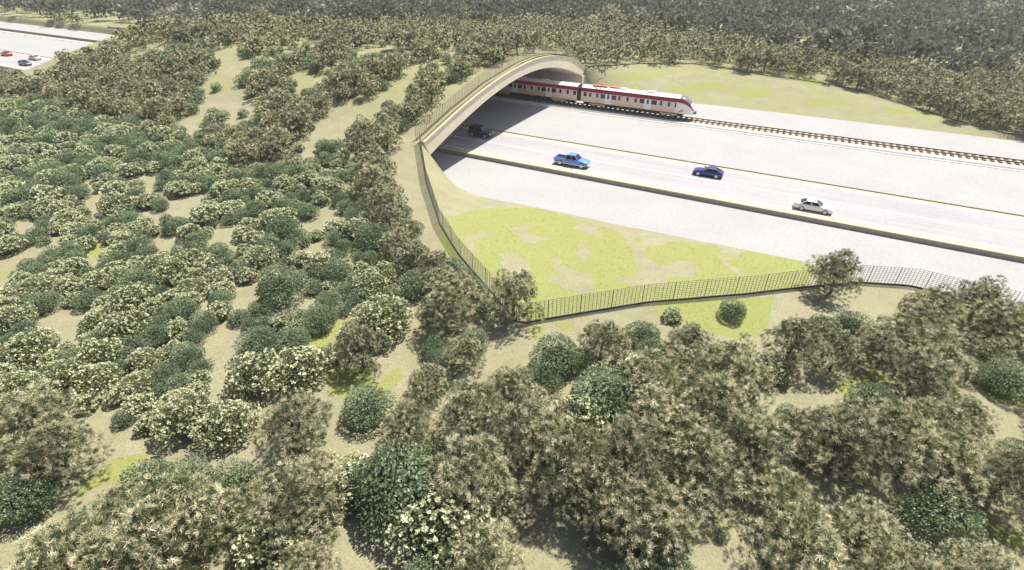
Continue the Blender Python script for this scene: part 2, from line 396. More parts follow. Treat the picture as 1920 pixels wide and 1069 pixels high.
for pl in OTHER_GREEN: g |= in_poly(wob, wpoly(densify(pl, 3)))
grass[g] = .9
for pl in FAR_GREEN: grass[in_poly(wob, wpoly(densify(pl, 3)))] = .75
ground = struct(link('ground', np_mesh('ground', GV, GQ, grass, 'grass', smooth=True), M['ground']))

# ------------------------------------------------------------------ motorway corridor
XA, XB = -900.0, 420.0
def strip(name, y0, y1, z, mat, x0=XA, x1=XB):
    return struct(MB().add([(x0, y0, z), (x1, y0, z), (x1, y1, z), (x0, y1, z)], [(0, 1, 2, 3)]).build(name, mat))
Y_EDGE, Y_SH, Y_MED = 73.3, 74.7, 87.2
ZR, ZM = .55, .69
strip('gravel_verge', 50.0, Y_EDGE, 0.0, M['gravel'])
strip('road', Y_SH, Y_MED - .9, ZR, M['road'])
strip('road_shoulder', Y_MED - .9, Y_MED, ZR + .004, M['shoulder'])
strip('median_gravel', Y_MED + .16, 107.2, ZM, M['gravel'])
strip('railway_gravel', 115.0, 128.2, .30, M['gravel'])
road_edge = MB().box(XA, XB, Y_EDGE, Y_SH, -.3, ZR + .13, .03).build('road_edge_wall', M['shoulder'])
tag(road_edge, 'long low cream concrete edge along the near side of the road', 'kerb wall')
fc = MB().box(XA, XB, Y_EDGE - .05, Y_EDGE, -.2, ZR + .06).build('edge_face', M['darkedge'], road_edge)  # thin facing, coloured dark to carry the shade on the wall's near side
mk = MB().box(XA, XB, Y_MED, Y_MED + .16, 0, ZM + .03, .02).build('median_kerb', M['darkedge'])
tag(mk, 'thin grey kerb line between the road and the gravel median', 'kerb')
ch = empty('drain_channel', (0, 107.2, 0)); tag(ch, 'white concrete drain channel beside the railway ballast', 'drain')
MB().box(XA, XB, 0, .35, 0, ZM + .10, .02).build('channel_wall', M['kerb'], ch)
MB().box(XA, XB, .35, 1.25, 0, ZM - .18).build('channel_floor', M['kerb'], ch)
MB().box(XA, XB, 1.25, 1.75, 0, ZM + .22, .02).build('channel_wall', M['kerb'], ch)
# painted lines
def painted(name, y, w, z): return struct(MB().add([(XA, y - w / 2, z), (XB, y - w / 2, z), (XB, y + w / 2, z), (XA, y + w / 2, z)], [(0, 1, 2, 3)]).build(name, M['line']))
painted('edge_line', 75.3, .2, ZR + .005); painted('edge_line', Y_MED - 1.15, .2, ZR + .005)
painted('lane_line', 80.5, .22, ZR + .005)
mb = MB()
for k in range(-24, 16):
    x = k * 12.0 + 3
    mb.add([(x, Y_SH + .02, ZR + .003), (x + .05, Y_SH + .02, ZR + .003), (x + .05, Y_MED - .92, ZR + .003), (x, Y_MED - .92, ZR + .003)], [(0, 1, 2, 3)])
struct(mb.build('road_joint', M['joint']))
# railway
YT = 111.6; ZT = .95
trk = empty('railway_track', (0, YT, 0)); tag(trk, 'single railway track with dark sleepers on cream ballast behind the road', 'railway')
MB().loft([[(x, -3.2, .28), (x, -2.0, ZT - .12), (x, 2.2, ZT - .12), (x, 3.6, .28)] for x in (XA, XB)], closed=False, caps=False).build('ballast', M['ballast'], trk)
for s in (-1, 1):
    MB().box(XA, XB, s * .75 - .05, s * .75 + .05, ZT + .05, ZT + .24).build('rail', M['rail'], trk)
slm = MB().box(-.22, .22, -1.45, 1.45, ZT - .14, ZT + .05, .02).mesh('sleeper')
slm.materials.append(M['sleeper'])
for k in range(110):
    o = link('sleeper', slm, None, trk); o.location = (52 - k * 1.1 + random.uniform(-.03, .03), random.uniform(-.05, .05), 0)
mb = MB()
for k in range(330):
    x = -70 - k * 1.1; mb.box(x - .22, x + .22, -1.45, 1.45, ZT - .14, ZT + .05)
o = mb.build('sleepers_far', M['sleeper'], trk); o['kind'] = 'stuff'; o.name = 'distant_sleepers'

# ------------------------------------------------------------------ wildlife overpass
ovp = empty('wildlife_overpass', (XE, 92, 0))
tag(ovp, 'green wildlife bridge with a wide flat concrete arch over road and railway', 'overpass')
def smooth_profile(P, n=48):
    t = np.concatenate([[0], np.cumsum(np.hypot(*np.diff(P, axis=0).T))]); u = np.linspace(0, t[-1], n)
    y = np.interp(u, t, P[:, 0]); z = np.interp(u, t, P[:, 1])
    for _ in range(6):
        y[1:-1] = (y[:-2] + 2 * y[1:-1] + y[2:]) / 4; z[1:-1] = (z[:-2] + 2 * z[1:-1] + z[2:]) / 4
    return np.stack([y, z], 1)
RO, RI = smooth_profile(RING_OUT), smooth_profile(RING_IN)
def W(x, y, z): return (x - XE, y - 92, z)
for xe, sx in ((XE, 1), (XW, -1)):
    a, b = xe + .35 * sx, xe - 1.3 * sx
    rings = []
    for (yo, zo), (yi, zi) in zip(RO, RI):
        rings.append([W(a, yo, zo), W(a, yi, zi), W(b, yi, zi), W(b, yo, zo)])
    MB().loft(rings).build('portal_ring', M['ring'], ovp, False)
    for (yi, zi), s in ((RI[0], -1), (RI[-1], 1)):
        y0, y1 = sorted((yi, yi + s * 1.3))
        MB().box(*sorted((a - XE, b - XE)), y0 - 92, y1 - 92, -.4, zi - .003).build('portal_pier', M['ring'], ovp)
    # coping strip of the ring
    rings = [[W(a + .12 * sx, y, z + .02), W(a + .12 * sx, y, z + .32), W(a - .45 * sx, y, z + .32), W(a - .45 * sx, y, z + .02)] for y, z in RO]
    MB().loft(rings).build('ring_coping', M['shoulder'], ovp)
ins = [(RI[0][0] - .02, -.4)] + [(y, z + .02) for y, z in RI] + [(RI[-1][0] + .02, -.4)]
outs = [(RI[0][0] - .5, -.4), (RI[0][0] - .5, RI[0][1] + .2)] + [(y, z + .5) for y, z in RI[1:-1]] + [(RI[-1][0] + .5, RI[-1][1] + .2), (RI[-1][0] + .5, -.4)]
MB().loft([[W(x, y, z) for y, z in ins + outs[::-1]] for x in (XW + 1.31, XE - 1.31)], caps=False).build('tunnel_lining', M['lining'], ovp)
for yj in (RI[0][0] + .08, RI[-1][0] - .10):
    MB().box(XW + 1.4 - XE, -1.4, yj - 92 - .06, yj - 92 + .06, 4.45, 4.6).build('wall_joint', M['edge'], ovp)

# ------------------------------------------------------------------ fences
def resample(P, step):
    P = np.asarray(P, float); t = np.concatenate([[0], np.cumsum(np.hypot(*np.diff(P[:, :2], axis=0).T))])
    u = np.arange(0, t[-1], step); return np.stack([np.interp(u, t, P[:, k]) for k in range(P.shape[1])], 1)
def fence(name, P, label, height_, picket_step, individual, wires, group='green-grey wire fences'):
    """P: ground polyline (x,y,z)"""
    root = empty(name, tuple(P[0])); tag(root, label, 'fence', group)
    R0 = np.array(P[0])
    pts = resample(P, .8)
    def sweep(nm, dz, hw, hh, mat):
        rings = []
        for k in range(len(pts)):
            a = pts[max(0, k - 1)]; b = pts[min(len(pts) - 1, k + 1)]; d = (b - a)[:2]; d = d / (np.hypot(*d) + 1e-9); nrm = np.array([-d[1], d[0]])
            q = pts[k] - R0
            rings.append([(q[0] + s * nrm[0] * hw, q[1] + s * nrm[1] * hw, q[2] + dz + t * hh) for s, t in ((-1, -1), (1, -1), (1, 1), (-1, 1))])
        return MB().loft(rings).build(nm, mat, root)
    sweep('foot_shade_strip', .05, .06, .12, M['foot_shade'])  # dark strip standing in for the shadow line at the fence foot
    for k in range(wires): sweep('wire', .42 + (height_ - .42) * k / (wires - 1), .014, .014, M['fence'])
    pm = MB().box(-.015, .015, -.015, .015, 0, height_ + .03).mesh('picket'); pm.materials.append(M['fence'])
    pk = resample(P, picket_step)
    mb = MB()
    for k, p in enumerate(pk):
        if individual and k < 300:
            o = link('picket', pm, None, root); o.location = tuple(p - R0)
        else:
            q = p - R0; mb.box(q[0] - .018, q[0] + .018, q[1] - .018, q[1] + .018, q[2], q[2] + height_ + .03)
    if mb.v: mb.build('picket_mesh', M['fence'], root)['kind'] = 'stuff'
    gm = MB().box(-.03, .03, -.03, .03, -.3, height_ + .06, .01).mesh('post'); gm.materials.append(M['fence'])
    for p in resample(P, picket_step * 8):
        o = link('post', gm, None, root); o.location = tuple(p - R0)
    return root
def ground_line(uy, side=1):
    uy = np.asarray(uy, float); d = resample(np.c_[uy, uy[:, :1] * 0], .7)
    x = XM + side * (d[:, 0] + HALF); y = d[:, 1]
    return np.stack([x, y, h_out(x, y) - .02], 1)
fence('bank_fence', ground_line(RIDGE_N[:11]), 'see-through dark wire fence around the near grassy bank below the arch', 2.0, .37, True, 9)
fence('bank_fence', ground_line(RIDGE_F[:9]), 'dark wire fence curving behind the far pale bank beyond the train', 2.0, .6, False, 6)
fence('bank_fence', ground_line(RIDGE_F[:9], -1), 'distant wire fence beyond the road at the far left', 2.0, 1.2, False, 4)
arcp = resample(np.array([(XE - .75, y, np.interp(y, HILL[:, 0], HILL[:, 1])) for y in np.linspace(59.2, 124.8, 90)]), .7)
arcp[:, 2] = h_out(arcp[:, 0], arcp[:, 1]) - .02
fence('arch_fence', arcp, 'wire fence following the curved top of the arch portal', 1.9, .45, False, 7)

# ------------------------------------------------------------------ train
PROFILE = dict(lower=[(1.34, .95), (1.44, 1.1), (1.49, 1.95)], upper=[(1.49, 1.95), (1.5, 2.6), (1.475, 3.12)], stripe=[(1.475, 3.12), (1.41, 3.55), (1.27, 3.82)], roof=[(1.27, 3.82), (1.0, 4.05), (.55, 4.2), (0, 4.24)])
def stations(L, nose):
    if not nose: return [(x, 1, 1) for x in np.linspace(0, L, 8)]
    s = [(x, 1, 1) for x in np.linspace(0, L - 3.6, 7)]
    for d, zs, ws in ((3.0, .995, 1), (2.4, .97, .99), (1.8, .90, .97), (1.2, .78, .93), (.7, .64, .88), (.3, .48, .82), (0, .34, .72)):
        s.append((L - d, zs, ws))
    return s
def pt(x, y, z, zs, ws): return (x, y * ws, .95 + (z - .95) * zs)
def rail_car(L, nose, label, wins, doors, panto):
    root = empty('rail_car', (0, 0, 0)); tag(root, label, 'train car', 'cars of the passenger train')
    st = stations(L, nose)
    plain = [s for s in st if s[0] <= L - 3.55] if nose else st
    front = [s for s in st if s[0] >= L - 3.65] if nose else None
    def band(nm, key, ss, mat, inset=0):
        mb = MB()
        for sgn in (1, -1):
            mb.loft([[pt(x, sgn * y, z, zs, ws) for y, z in PROFILE[key]] for x, zs, ws in ss], closed=False, caps=False)
        return mb.build(nm, mat, root, True)
    band('lower_side', 'lower', plain, M['train_beige']); band('upper_side', 'upper', plain, M['train_pink'])
    band('red_stripe', 'stripe', st, M['train_red']); band('roof', 'roof', plain, M['train_white'])
    full = PROFILE['lower'] + PROFILE['upper'][1:] + PROFILE['stripe'][1:] + PROFILE['roof'][1:]
    fullring = [(y, z) for y, z in full] + [(-y, z) for y, z in full[-2::-1]]
    def cap(nm, s, mat):
        x, zs, ws = s; vs = [pt(x, y, z, zs, ws) for y, z in fullring]
        MB().add(vs, [tuple(range(len(vs)))]).build(nm, mat, root)
    cap('end_wall', st[0], M['dark'])
    if nose:
        for sgn in (1, -1):
            MB().loft([[pt(x, sgn * y, z, zs, ws) for y, z in PROFILE['lower'] + PROFILE['upper'][1:]] for x, zs, ws in front], closed=False, caps=False).build('nose_side', M['train_white'], root, True)
        wsm = band('windshield', 'roof', front[1:6], M['greyglass']); band('nose_top', 'roof', front[:2] , M['train_white']); band('nose_tip', 'roof', front[5:], M['train_white'])
        cap('nose_cap', st[-1], M['train_white'])
        MB().box(L - .1, L + .42, -.55, .55, .95, 1.35, .08).build('coupler_cover', M['dark'], root)
        for sg in (-1, 1): MB().cyl((L - .12, sg * .78, 1.75), (1, 0, .6), .16, .16, 10).build('headlight', M['lamp'], root)
        # leaping-animal like reddish mark on each nose flank
        for sg in (-1, 1):
            y = sg * 1.47
            mk = MB()
            shape = [(0, .1), (.35, .22), (.6, .5), (.95, .62), (1.25, .95), (1.15, .6), (1.0, .38), (1.1, .12), (.85, .28), (.5, .12), (.25, .02)]
            ring = [(L - 3.15 + a, y + sg * .012 * 1, 1.28 + b * .75) for a, b in shape]
            mk.add(ring, [tuple(range(len(ring)))]); mk.build('nose_mark', M['train_red'], root)
    else:
        cap('end_wall', st[-1], M['dark'])
    MB().box(.6, L - (2.0 if nose else .6), -1.25, 1.25, .45, .96).build('underframe', M['dark'], root)
    # panes and doors on both flanks
    for sg in (-1, 1):
        for c, w in wins:
            y0, y1 = sorted((sg * 1.47, sg * 1.515))
            MB().box(c - w / 2, c + w / 2, y0, y1, 2.12, 3.0, .012).build('window', M['glass'], root)
        for c in doors:
            y0, y1 = sorted((sg * 1.38, sg * 1.522))
            d = MB().box(c - .72, c + .72, y0, y1, 1.05, 3.12, .02).build('door', M['train_white'], root)
            y0, y1 = sorted((sg * 1.50, sg * 1.54))
            MB().box(c - .22, c + .22, y0, y1, 2.12, 3.0, .012).build('door_pane', M['glass'], d)
    for c in (L * .11 + 1.2, L * .80):
        for sg in (-1, 1):
            y0, y1 = sorted((sg * 1.18, sg * 1.36))
            MB().box(c - 1.75, c + 1.75, y0, y1, .48, .80, .05).box(c - 1.15, c - .65, y0, y1 + .02, .30, .60, .05).box(c + .65, c + 1.15, y0, y1 + .02, .30, .60, .05).build('bogie_frame', M['bogie'], root)
            for dx in (-1, 1): MB().cyl((c + dx * .95, sg * .78, .44), (0, 1, 0), .44, .14, 18).build('wheel', M['rail'], root)
    for c, w in ((L * .35, 2.2), (L * .62, 1.6)):
        MB().box(c - w / 2, c + w / 2, -.55, .55, 4.2, 4.42, .05).build('roof_unit', M['train_white'], root)
    if panto:
        p = MB()
        p.box(2.2, 5.6, -.62, .62, 4.24, 4.40, .03); p.build('pantograph_base', M['panto'], root)
        a = MB()
        for sg in (-1, 1):
            a.bar((4.9, sg * .45, 4.42), (2.9, sg * .3, 5.35), .055); a.bar((2.9, sg * .3, 5.35), (4.5, sg * .35, 6.05), .045)
        a.bar((2.9, -.3, 5.35), (2.9, .3, 5.35), .05); a.bar((4.5, -.8, 6.07), (4.5, .8, 6.07), .05); a.bar((4.7, -.8, 6.07), (4.7, .8, 6.07), .05)
        a.build('pantograph_arm', M['panto'], root)
        MB().box(6.0, 8.4, -.5, .5, 4.22, 4.46, .04).build('pantograph_gear', M['panto'], root)
    return root
SW, BW = .46, 1.15
frac1 = [(.084, SW), (.151, SW), (.207, BW), (.302, BW), (.356, SW), (.43, SW), (.502, SW), (.561, BW), (.662, BW), (.723, SW), (.79, SW), (.845, .3)]
L1, L2 = 24.2, 22.2
ZTR = ZT + .24
end1 = rail_car(L1, True, 'front train car with sloped white nose, red roof stripe and roof pantograph', [(.3 + .028 * L1, .7)] + [(f * L1 + .1, w) for f, w in frac1], [.254 * L1 + .1, .609 * L1 + .1], True)
end1.location = (-41.2, YT, ZTR - .01)
mid = rail_car(L2, False, 'middle train car half inside the tunnel behind the front car', [(.6, .7)] + [(f * L2, w) for f, w in ((.1, SW), (.18, SW), (.255, BW), (.36, BW), (.42, SW), (.5, SW), (.58, SW), (.64, BW), (.745, BW), (.82, SW), (.90, SW))] + [(L2 - .6, .7)], [.307 * L2, .692 * L2], False)
mid.location = (-41.2 - .9 - L2, YT, ZTR - .01)
rings = []
for k in range(13):
    x = L2 + .02 + .86 * k / 12; s = .97 if k % 2 else .93
    rings.append([(x, s * y * .98, .9 + (z - .9) * s) for y, z in [(1.3, .95), (1.45, 2.4), (1.3, 3.75), (0, 4.15), (-1.3, 3.75), (-1.45, 2.4), (-1.3, .95)]])
MB().loft(rings).build('gangway_bellows', M['dark'], mid)
end3 = copy_tree(end1); end3['label'] = 'rear train car inside the dark tunnel, only its white nose showing'
end3.location = (-41.2 - .9 - L2 - .75 - L1, YT, ZTR - .01)

# ------------------------------------------------------------------ cars
def paint(name, col, rough=.28):
    return simple(name, col, rough, .05, 2, coat=.6)
def wheelset(root, xs, w, r):
    for x in xs:
        for sg in (-1, 1):
            t = MB().cyl((x, sg * (w - .1), r), (0, 1, 0), r, .24, 20).build('wheel', M['dark'], root, False)
            MB().cyl((x, sg * (w + .025), r), (0, 1, 0), r * .68, .03, 14).build('rim', M['rim'], t)
def quad_panel(nm, q, mat, parent, inset=.1, out=.012):
    q = [Vector(p) for p in q]; c = sum(q, Vector()) / 4; nrm = (q[1] - q[0]).cross(q[3] - q[0]).normalized()
    a = [p.lerp(c, inset) + nrm * out for p in q]; b = [p.lerp(c, inset) - nrm * .03 for p in q]
    return MB().add(a + b, [(0, 1, 2, 3), (7, 6, 5, 4)] + [(i, (i + 4), (i + 1) % 4 + 4, (i + 1) % 4)[::1] for i in range(4)]).build(nm, mat, parent)
def car(name, label, cat, kind, pm, loc, rz, group, trim=None, seats=None):
    root = empty(name, loc, rz); tag(root, label, cat, group)
    D = dict(
        sedan=dict(L=4.8, w=.92, deck=[(-2.4, .62), (-2.3, .92), (-1.55, .99), (-1.0, .97), (.75, .95), (1.2, .92), (2.0, .80), (2.35, .66), (2.4, .5)], cab=[(-1.75, .98), (-1.0, 1.40), (.15, 1.43), (1.05, .94)], wx=(-1.4, 1.45), r=.33, zb=.22),
        coupe=dict(L=4.5, w=.92, deck=[(-2.25, .6), (-2.15, .93), (-1.5, .98), (-1.0, .97), (.6, .93), (1.1, .89), (1.85, .76), (2.2, .62), (2.25, .48)], cab=[(-1.9, .97), (-.95, 1.33), (-.1, 1.35), (.85, .91)], wx=(-1.35, 1.38), r=.34, zb=.2),
        suv=dict(L=4.7, w=.95, deck=[(-2.3, .7), (-2.28, 1.1), (-1.5, 1.12), (-1.0, 1.12), (.85, 1.12), (1.2, 1.1), (2.15, 1.05), (2.3, .95), (2.35, .55)], cab=[(-2.22, 1.11), (-2.08, 1.82), (.42, 1.84), (.95, 1.12)], wx=(-1.45, 1.5), r=.42, zb=.42),
        pickup=dict(L=5.9, w=1.0, deck=[(-2.95, .66), (-2.93, .78), (-1.2, .8), (-.95, 1.18), (1.05, 1.2), (1.45, 1.2), (2.6, 1.1), (2.9, .92), (2.95, .6)], cab=[(-.98, 1.18), (-.72, 1.84), (.62, 1.86), (1.35, 1.2)], wx=(-1.85, 1.95), r=.44, zb=.42))[kind]
    w, zb = D['w'], D['zb']; rings = []
    L = D['L'] / 2
    for x, zt in D['deck']:
        e = 1 - .16 * max(0, (abs(x) - L * .72) / (L * .28)) ** 2
        k = zb + (zt - zb) * .45
        half = [(w * .86 * e, zb), (w * .97 * e, zb + .1), (w * e, k), (w * .975 * e, zt - .09 * (zt - zb)), (w * .88 * e, zt), (w * .35 * e, zt + .025)]
        rings.append([(x, y, z) for y, z in half] + [(x, -y, z) for y, z in half[::-1]])
    MB().loft(rings).build('body', pm, root, True)
    (x0, z0), (x1, z1), (x2, z2), (x3, z3) = D['cab']; wb, wt = w * .90, w * (.72 if kind != 'suv' else .80)
    base = [(x0, -wb, z0), (x3, -wb, z3), (x3, wb, z3), (x0, wb, z0)]; top = [(x1, -wt, z1), (x2, -wt, z2), (x2, wt, z2), (x1, wt, z1)]
    xm = (x1 + x2) / 2; crown = [(x1 + .12, -wt * .8, z1 + .045), (x2 - .12, -wt * .8, z2 + .045), (x2 - .12, wt * .8, z2 + .045), (x1 + .12, wt * .8, z1 + .045)]
    vs = base + top + crown
    MB().add(vs, [(0, 1, 5, 4), (1, 2, 6, 5), (2, 3, 7, 6), (3, 0, 4, 7), (4, 5, 9, 8), (5, 6, 10, 9), (6, 7, 11, 10), (7, 4, 8, 11), (8, 9, 10, 11)]).build('cabin', pm, root)
    quad_panel('windshield', [base[1], base[2], top[2], top[1]], M['glass'], root, .11)
    quad_panel('rear_window', [base[3], base[0], top[0], top[3]], M['glass'], root, .13)
    for a, b, c, d in ((base[0], base[1], top[1], top[0]), (base[2], base[3], top[3], top[2])):
        A, B, C_, D_ = map(Vector, (a, b, c, d)); m0 = A.lerp(B, .5); m1 = D_.lerp(C_, .5)
        quad_panel('side_window', [A.lerp(B, .04), m0, m1, D_], M['glass'], root, .13); quad_panel('side_window', [m0, A.lerp(B, .96), C_, m1], M['glass'], root, .13)
    wheelset(root, D['wx'], w, D['r'])
    for sg in (-1, 1):
        z = D['deck'][-2][1] - .1
        MB().box(L - .16, L - .03, sg * w * .62 - .17, sg * w * .62 + .17, z - .09, z + .07, .03).build('headlight', M['lamp'], root)
        z = D['deck'][1][1] - .14
        MB().box(-L + .02, -L + .12, sg * w * .66 - .15, sg * w * .66 + .15, z - .08, z + .06, .02).build('tail_light', M['tail'], root)
        MB().box(.55 * x3 + .1, .55 * x3 + .32, sg * (w + .09) - .09, sg * (w + .09) + .09, z3 - .02, z3 + .13, .03).build('mirror', pm, root)
    if kind == 'pickup':
        for sg in (-1, 1):
            y0, y1 = sorted((sg * .86, sg * .985)); MB().box(-2.94, -1.0, y0, y1, .7, 1.16, .03).build('bed_side', pm, root)
            y0, y1 = sorted((sg * .93, sg * 1.03)); MB().box(-2.6, 2.6, y0, y1, .40, .56, .03).build('side_trim', M['chrome'], root)
        MB().box(-2.95, -2.85, -.86, .86, .72, 1.15, .02).build('tailgate', pm, root)
        MB().box(-2.84, -1.0, -.85, .85, .81, .86).build('bed_liner', M['dark'], root)
        MB().box(2.86, 3.02, -.9, .9, .48, .70, .05).build('bumper', M['chrome'], root)
    if kind == 'suv':
        MB().cyl((-2.42, 0, 1.0), (1, 0, 0), .36, .2, 18).build('spare_wheel', M['dark'], root)
        for sg in (-1, 1): MB().box(-2.0, .35, sg * .62 - .03, sg * .62 + .03, 1.92, 1.97, .01).build('roof_rail', M['dark'], root)
    return root
G1, G2 = 'vehicles on the road right of the arch', 'vehicles on the far left stretch of road'
car('pickup_truck', 'bright blue pickup truck with silver trim driving right', 'pickup', 'pickup', paint('blue_paint', (.10, .27, .66)), (-29.4, 76.8, ZR + .006), 0, G1)
car('off_road_car', 'dark green boxy off-road car in the tunnel shadow', 'car', 'suv', paint('green_paint', (.018, .075, .03), .4), (-50.6, 82.9, ZR + .006), 0, G1)
car('coupe_car', 'small navy blue car on the far lane facing left', 'car', 'coupe', paint('navy_paint', (.02, .03, .19)), (-8.7, 82.6, ZR + .006), math.pi, G1)
car('sedan_car', 'white sedan nearest the right edge of the road', 'car', 'sedan', paint('white_paint', (.86, .83, .78)), (6.4, 76.2, ZR + .006), 0, G1)
car('hatchback_car', 'red car cut by the left picture edge', 'car', 'coupe', paint('red_paint', (.55, .02, .02)), (-231.5, 83.0, ZR + .006), math.pi, G2)
car('sedan_car', 'dark grey car in the near lane at the far left', 'car', 'sedan', paint('grey_paint', (.07, .075, .085)), (-207.5, 77.6, ZR + .006), 0, G2)
car('sedan_car', 'cream white car in the farther lane at the far left', 'car', 'sedan', paint('cream_paint', (.62, .57, .48)), (-215.0, 83.6, ZR + .006), math.pi, G2)

# ------------------------------------------------------------------ vegetation: plant prototypes
def blades(c, d, length, width, rng, droop=.0):
    """diamond blades: c base points, d unit directions -> verts (n*4,3), quads"""
    n = len(c); side = np.cross(d, rng.normal(size=(n, 3))); side /= np.linalg.norm(side, axis=1)[:, None] + 1e-9
    L = length[:, None]; Wd = width[:, None] / 2
    tip = c + d * L; tip[:, 2] -= droop * length
    midp = c + d * L * .45
    V = np.stack([c, midp + side * Wd, tip, midp - side * Wd], 1).reshape(-1, 3)
    return V, np.arange(n * 4).reshape(-1, 4)
def unit(v): return v / (np.linalg.norm(v, axis=-1, keepdims=True) + 1e-9)
def cat(parts):
    V, Q, T = [], [], []; o = 0
    for v, q, t in parts: V.append(v); Q.append(q + o); T.append(t); o += len(v)
    return np.concatenate(V), np.concatenate(Q), np.concatenate(T)
def olive_crown(rng, R, H, ntuft, nb, bw, bl):
    """wispy crown: tufts of narrow blades on irregular lobes, from near the ground to the top"""
    lobes = []
    for k in range(17):
        a = 2.4 * k + rng.uniform(-.4, .4); f = math.sqrt((k + .5) / 17); rr = R * .72 * f * rng.uniform(.85, 1.1); z = H * (.74 - .46 * f * f) + rng.uniform(-.1, .1) * H
        lobes.append((rr * math.cos(a), rr * math.sin(a), max(z, .2 * H), R * rng.uniform(.19, .31)))
    lobes.append((0, 0, H * .38, R * .5))
    lobes = np.array(lobes); vol = lobes[:, 3] ** 2
    li = rng.choice(len(lobes), ntuft, p=vol / vol.sum())
    dirs = unit(rng.normal(size=(ntuft, 3)) + np.array([0, 0, .35]))
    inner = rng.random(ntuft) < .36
    rad = lobes[li, 3] * np.where(inner, rng.uniform(.35, .85, ntuft), 1 - .25 * rng.random(ntuft) ** 2)
    spike = (rng.random(ntuft) < .06) & ~inner; rad[spike] *= 1.3
    C = lobes[li, :3] + dirs * rad[:, None]
    tint = np.clip(rng.normal(.58, .20, ntuft) + .10 * rng.normal(size=len(lobes))[li], .12, 1)
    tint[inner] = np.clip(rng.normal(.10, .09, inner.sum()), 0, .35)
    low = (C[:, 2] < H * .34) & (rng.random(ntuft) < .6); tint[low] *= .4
    keep = C[:, 2] > .25; C, dirs, tint = C[keep], dirs[keep], tint[keep]; n = len(C)
    bc = np.repeat(C, nb, 0) + rng.normal(size=(n * nb, 3)) * .04
    bd = unit(np.repeat(dirs, nb, 0) * .9 + unit(rng.normal(size=(n * nb, 3))) * 1.0 + np.array([0, 0, .25]))
    ln = bl * rng.uniform(.55, 1.25, n * nb); wd = bw * rng.uniform(.7, 1.3, n * nb)
    V, Q = blades(bc, bd, ln, wd, rng, .08)
    T = np.repeat(np.clip(np.repeat(tint, nb) + rng.normal(0, .10, n * nb), 0, 1), 4)
    return V, Q, T, lobes
def limbs(rng, lobes, H):
    mb = MB(); p = [Vector((0, 0, -.3)), Vector((rng.uniform(-.1, .1), rng.uniform(-.1, .1), H * .2)), Vector((rng.uniform(-.2, .2), rng.uniform(-.2, .2), H * .45))]
    mb.bar(p[0], p[1], .2, 7, .15); mb.bar(p[1], p[2], .15, 7, .09)
    for k in range(8):
        q = Vector(lobes[k, :3]); s = p[1].lerp(p[2], rng.uniform(0, 1)); m = s.lerp(q, .55) + Vector((0, 0, .25))
        mb.bar(s, m, .075, 5, .05); mb.bar(m, q, .05, 5, .025)
        for j in range(2):
            e = q + Vector(unit(rng.normal(size=3) + np.array([0, 0, .5]))) * float(lobes[k, 3]) * rng.uniform(.9, 1.25); mb.bar(q, e, .022, 4, .008)
    return mb
def bush_shell(rng, R, H, n, leaf, lump=.16, wmul=.55, tmean=.5, core=True):
    d = unit(rng.normal(size=(n, 3)) * np.array([1, 1, 1])); d[:, 2] = np.abs(d[:, 2]) * 1.0 - .18; d = unit(d)
    ph = rng.uniform(0, 6.28, 6); fr = rng.normal(size=(6, 3)) * 3.2
    lumpv = sum(np.sin(d @ fr[k] + ph[k]) for k in range(6)) / 6
    r = (1 + lump * 2.2 * lumpv) * (1 - .28 * rng.random(n) ** 1.6)
    C = d * r[:, None] * np.array([R, R, H * .62]); C[:, 2] += H * .38; C[:, 2] = np.maximum(C[:, 2], .04)
    bd = unit(d * .75 + unit(rng.normal(size=(n, 3))) + np.array([0, 0, .2]))
    V, Q = blades(C, bd, leaf * rng.uniform(.7, 1.4, n), leaf * wmul * rng.uniform(.7, 1.3, n), rng, .1)
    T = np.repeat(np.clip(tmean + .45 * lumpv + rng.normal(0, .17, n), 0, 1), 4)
    parts = [(V, Q, T)]
    if core:   # dense inner twigs and leaves so that the ground does not show through the middle
        m = n // 3; dc = unit(rng.normal(size=(m, 3))); dc[:, 2] = np.abs(dc[:, 2])
        Cc = dc * rng.uniform(.35, .75, m)[:, None] * np.array([R, R, H * .62]); Cc[:, 2] += H * .3
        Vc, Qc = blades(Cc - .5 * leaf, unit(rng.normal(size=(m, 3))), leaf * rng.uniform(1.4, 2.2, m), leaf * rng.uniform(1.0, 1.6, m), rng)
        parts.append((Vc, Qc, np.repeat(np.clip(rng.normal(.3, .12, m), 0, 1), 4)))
    V, Q, T = cat(parts)
    return V, Q, T, (fr, ph)
def blossoms(rng, R, H, n, size, lumpp, lump=.16):
    fr, ph = lumpp
    d = unit(rng.normal(size=(n, 3)) + np.array([0, 0, .45])); d[:, 2] = np.abs(d[:, 2]); d = unit(d)
    lumpv = sum(np.sin(d @ fr[k] + ph[k]) for k in range(6)) / 6
    C = d * ((1 + lump * 2.2 * lumpv) * 1.02)[:, None] * np.array([R, R, H * .62]); C[:, 2] += H * .38
    per = 11; bc = np.repeat(C, per, 0); base = np.repeat(d, per, 0)
    pd = unit(base * .9 + unit(rng.normal(size=(n * per, 3))))
    s = np.repeat(size * rng.uniform(.65, 1.25, n), per)
    V, Q = blades(bc + base * s[:, None] * .1, pd, s, s * .85, rng)
    return V, Q, np.repeat(np.clip(np.repeat(rng.uniform(.3, 1, n), per) + rng.normal(0, .12, n * per), 0, 1), 4)
def stem_mesh(rng, H):
    mb = MB()
    for k in range(5):
        a = rng.uniform(0, 6.28); mb.bar((0, 0, -.2), (math.cos(a) * H * .35, math.sin(a) * H * .35, H * .6), .05, 5, .02)
    return mb
PR = {}
rng = np.random.default_rng(5)
OR_, OH_ = 3.3, 5.4
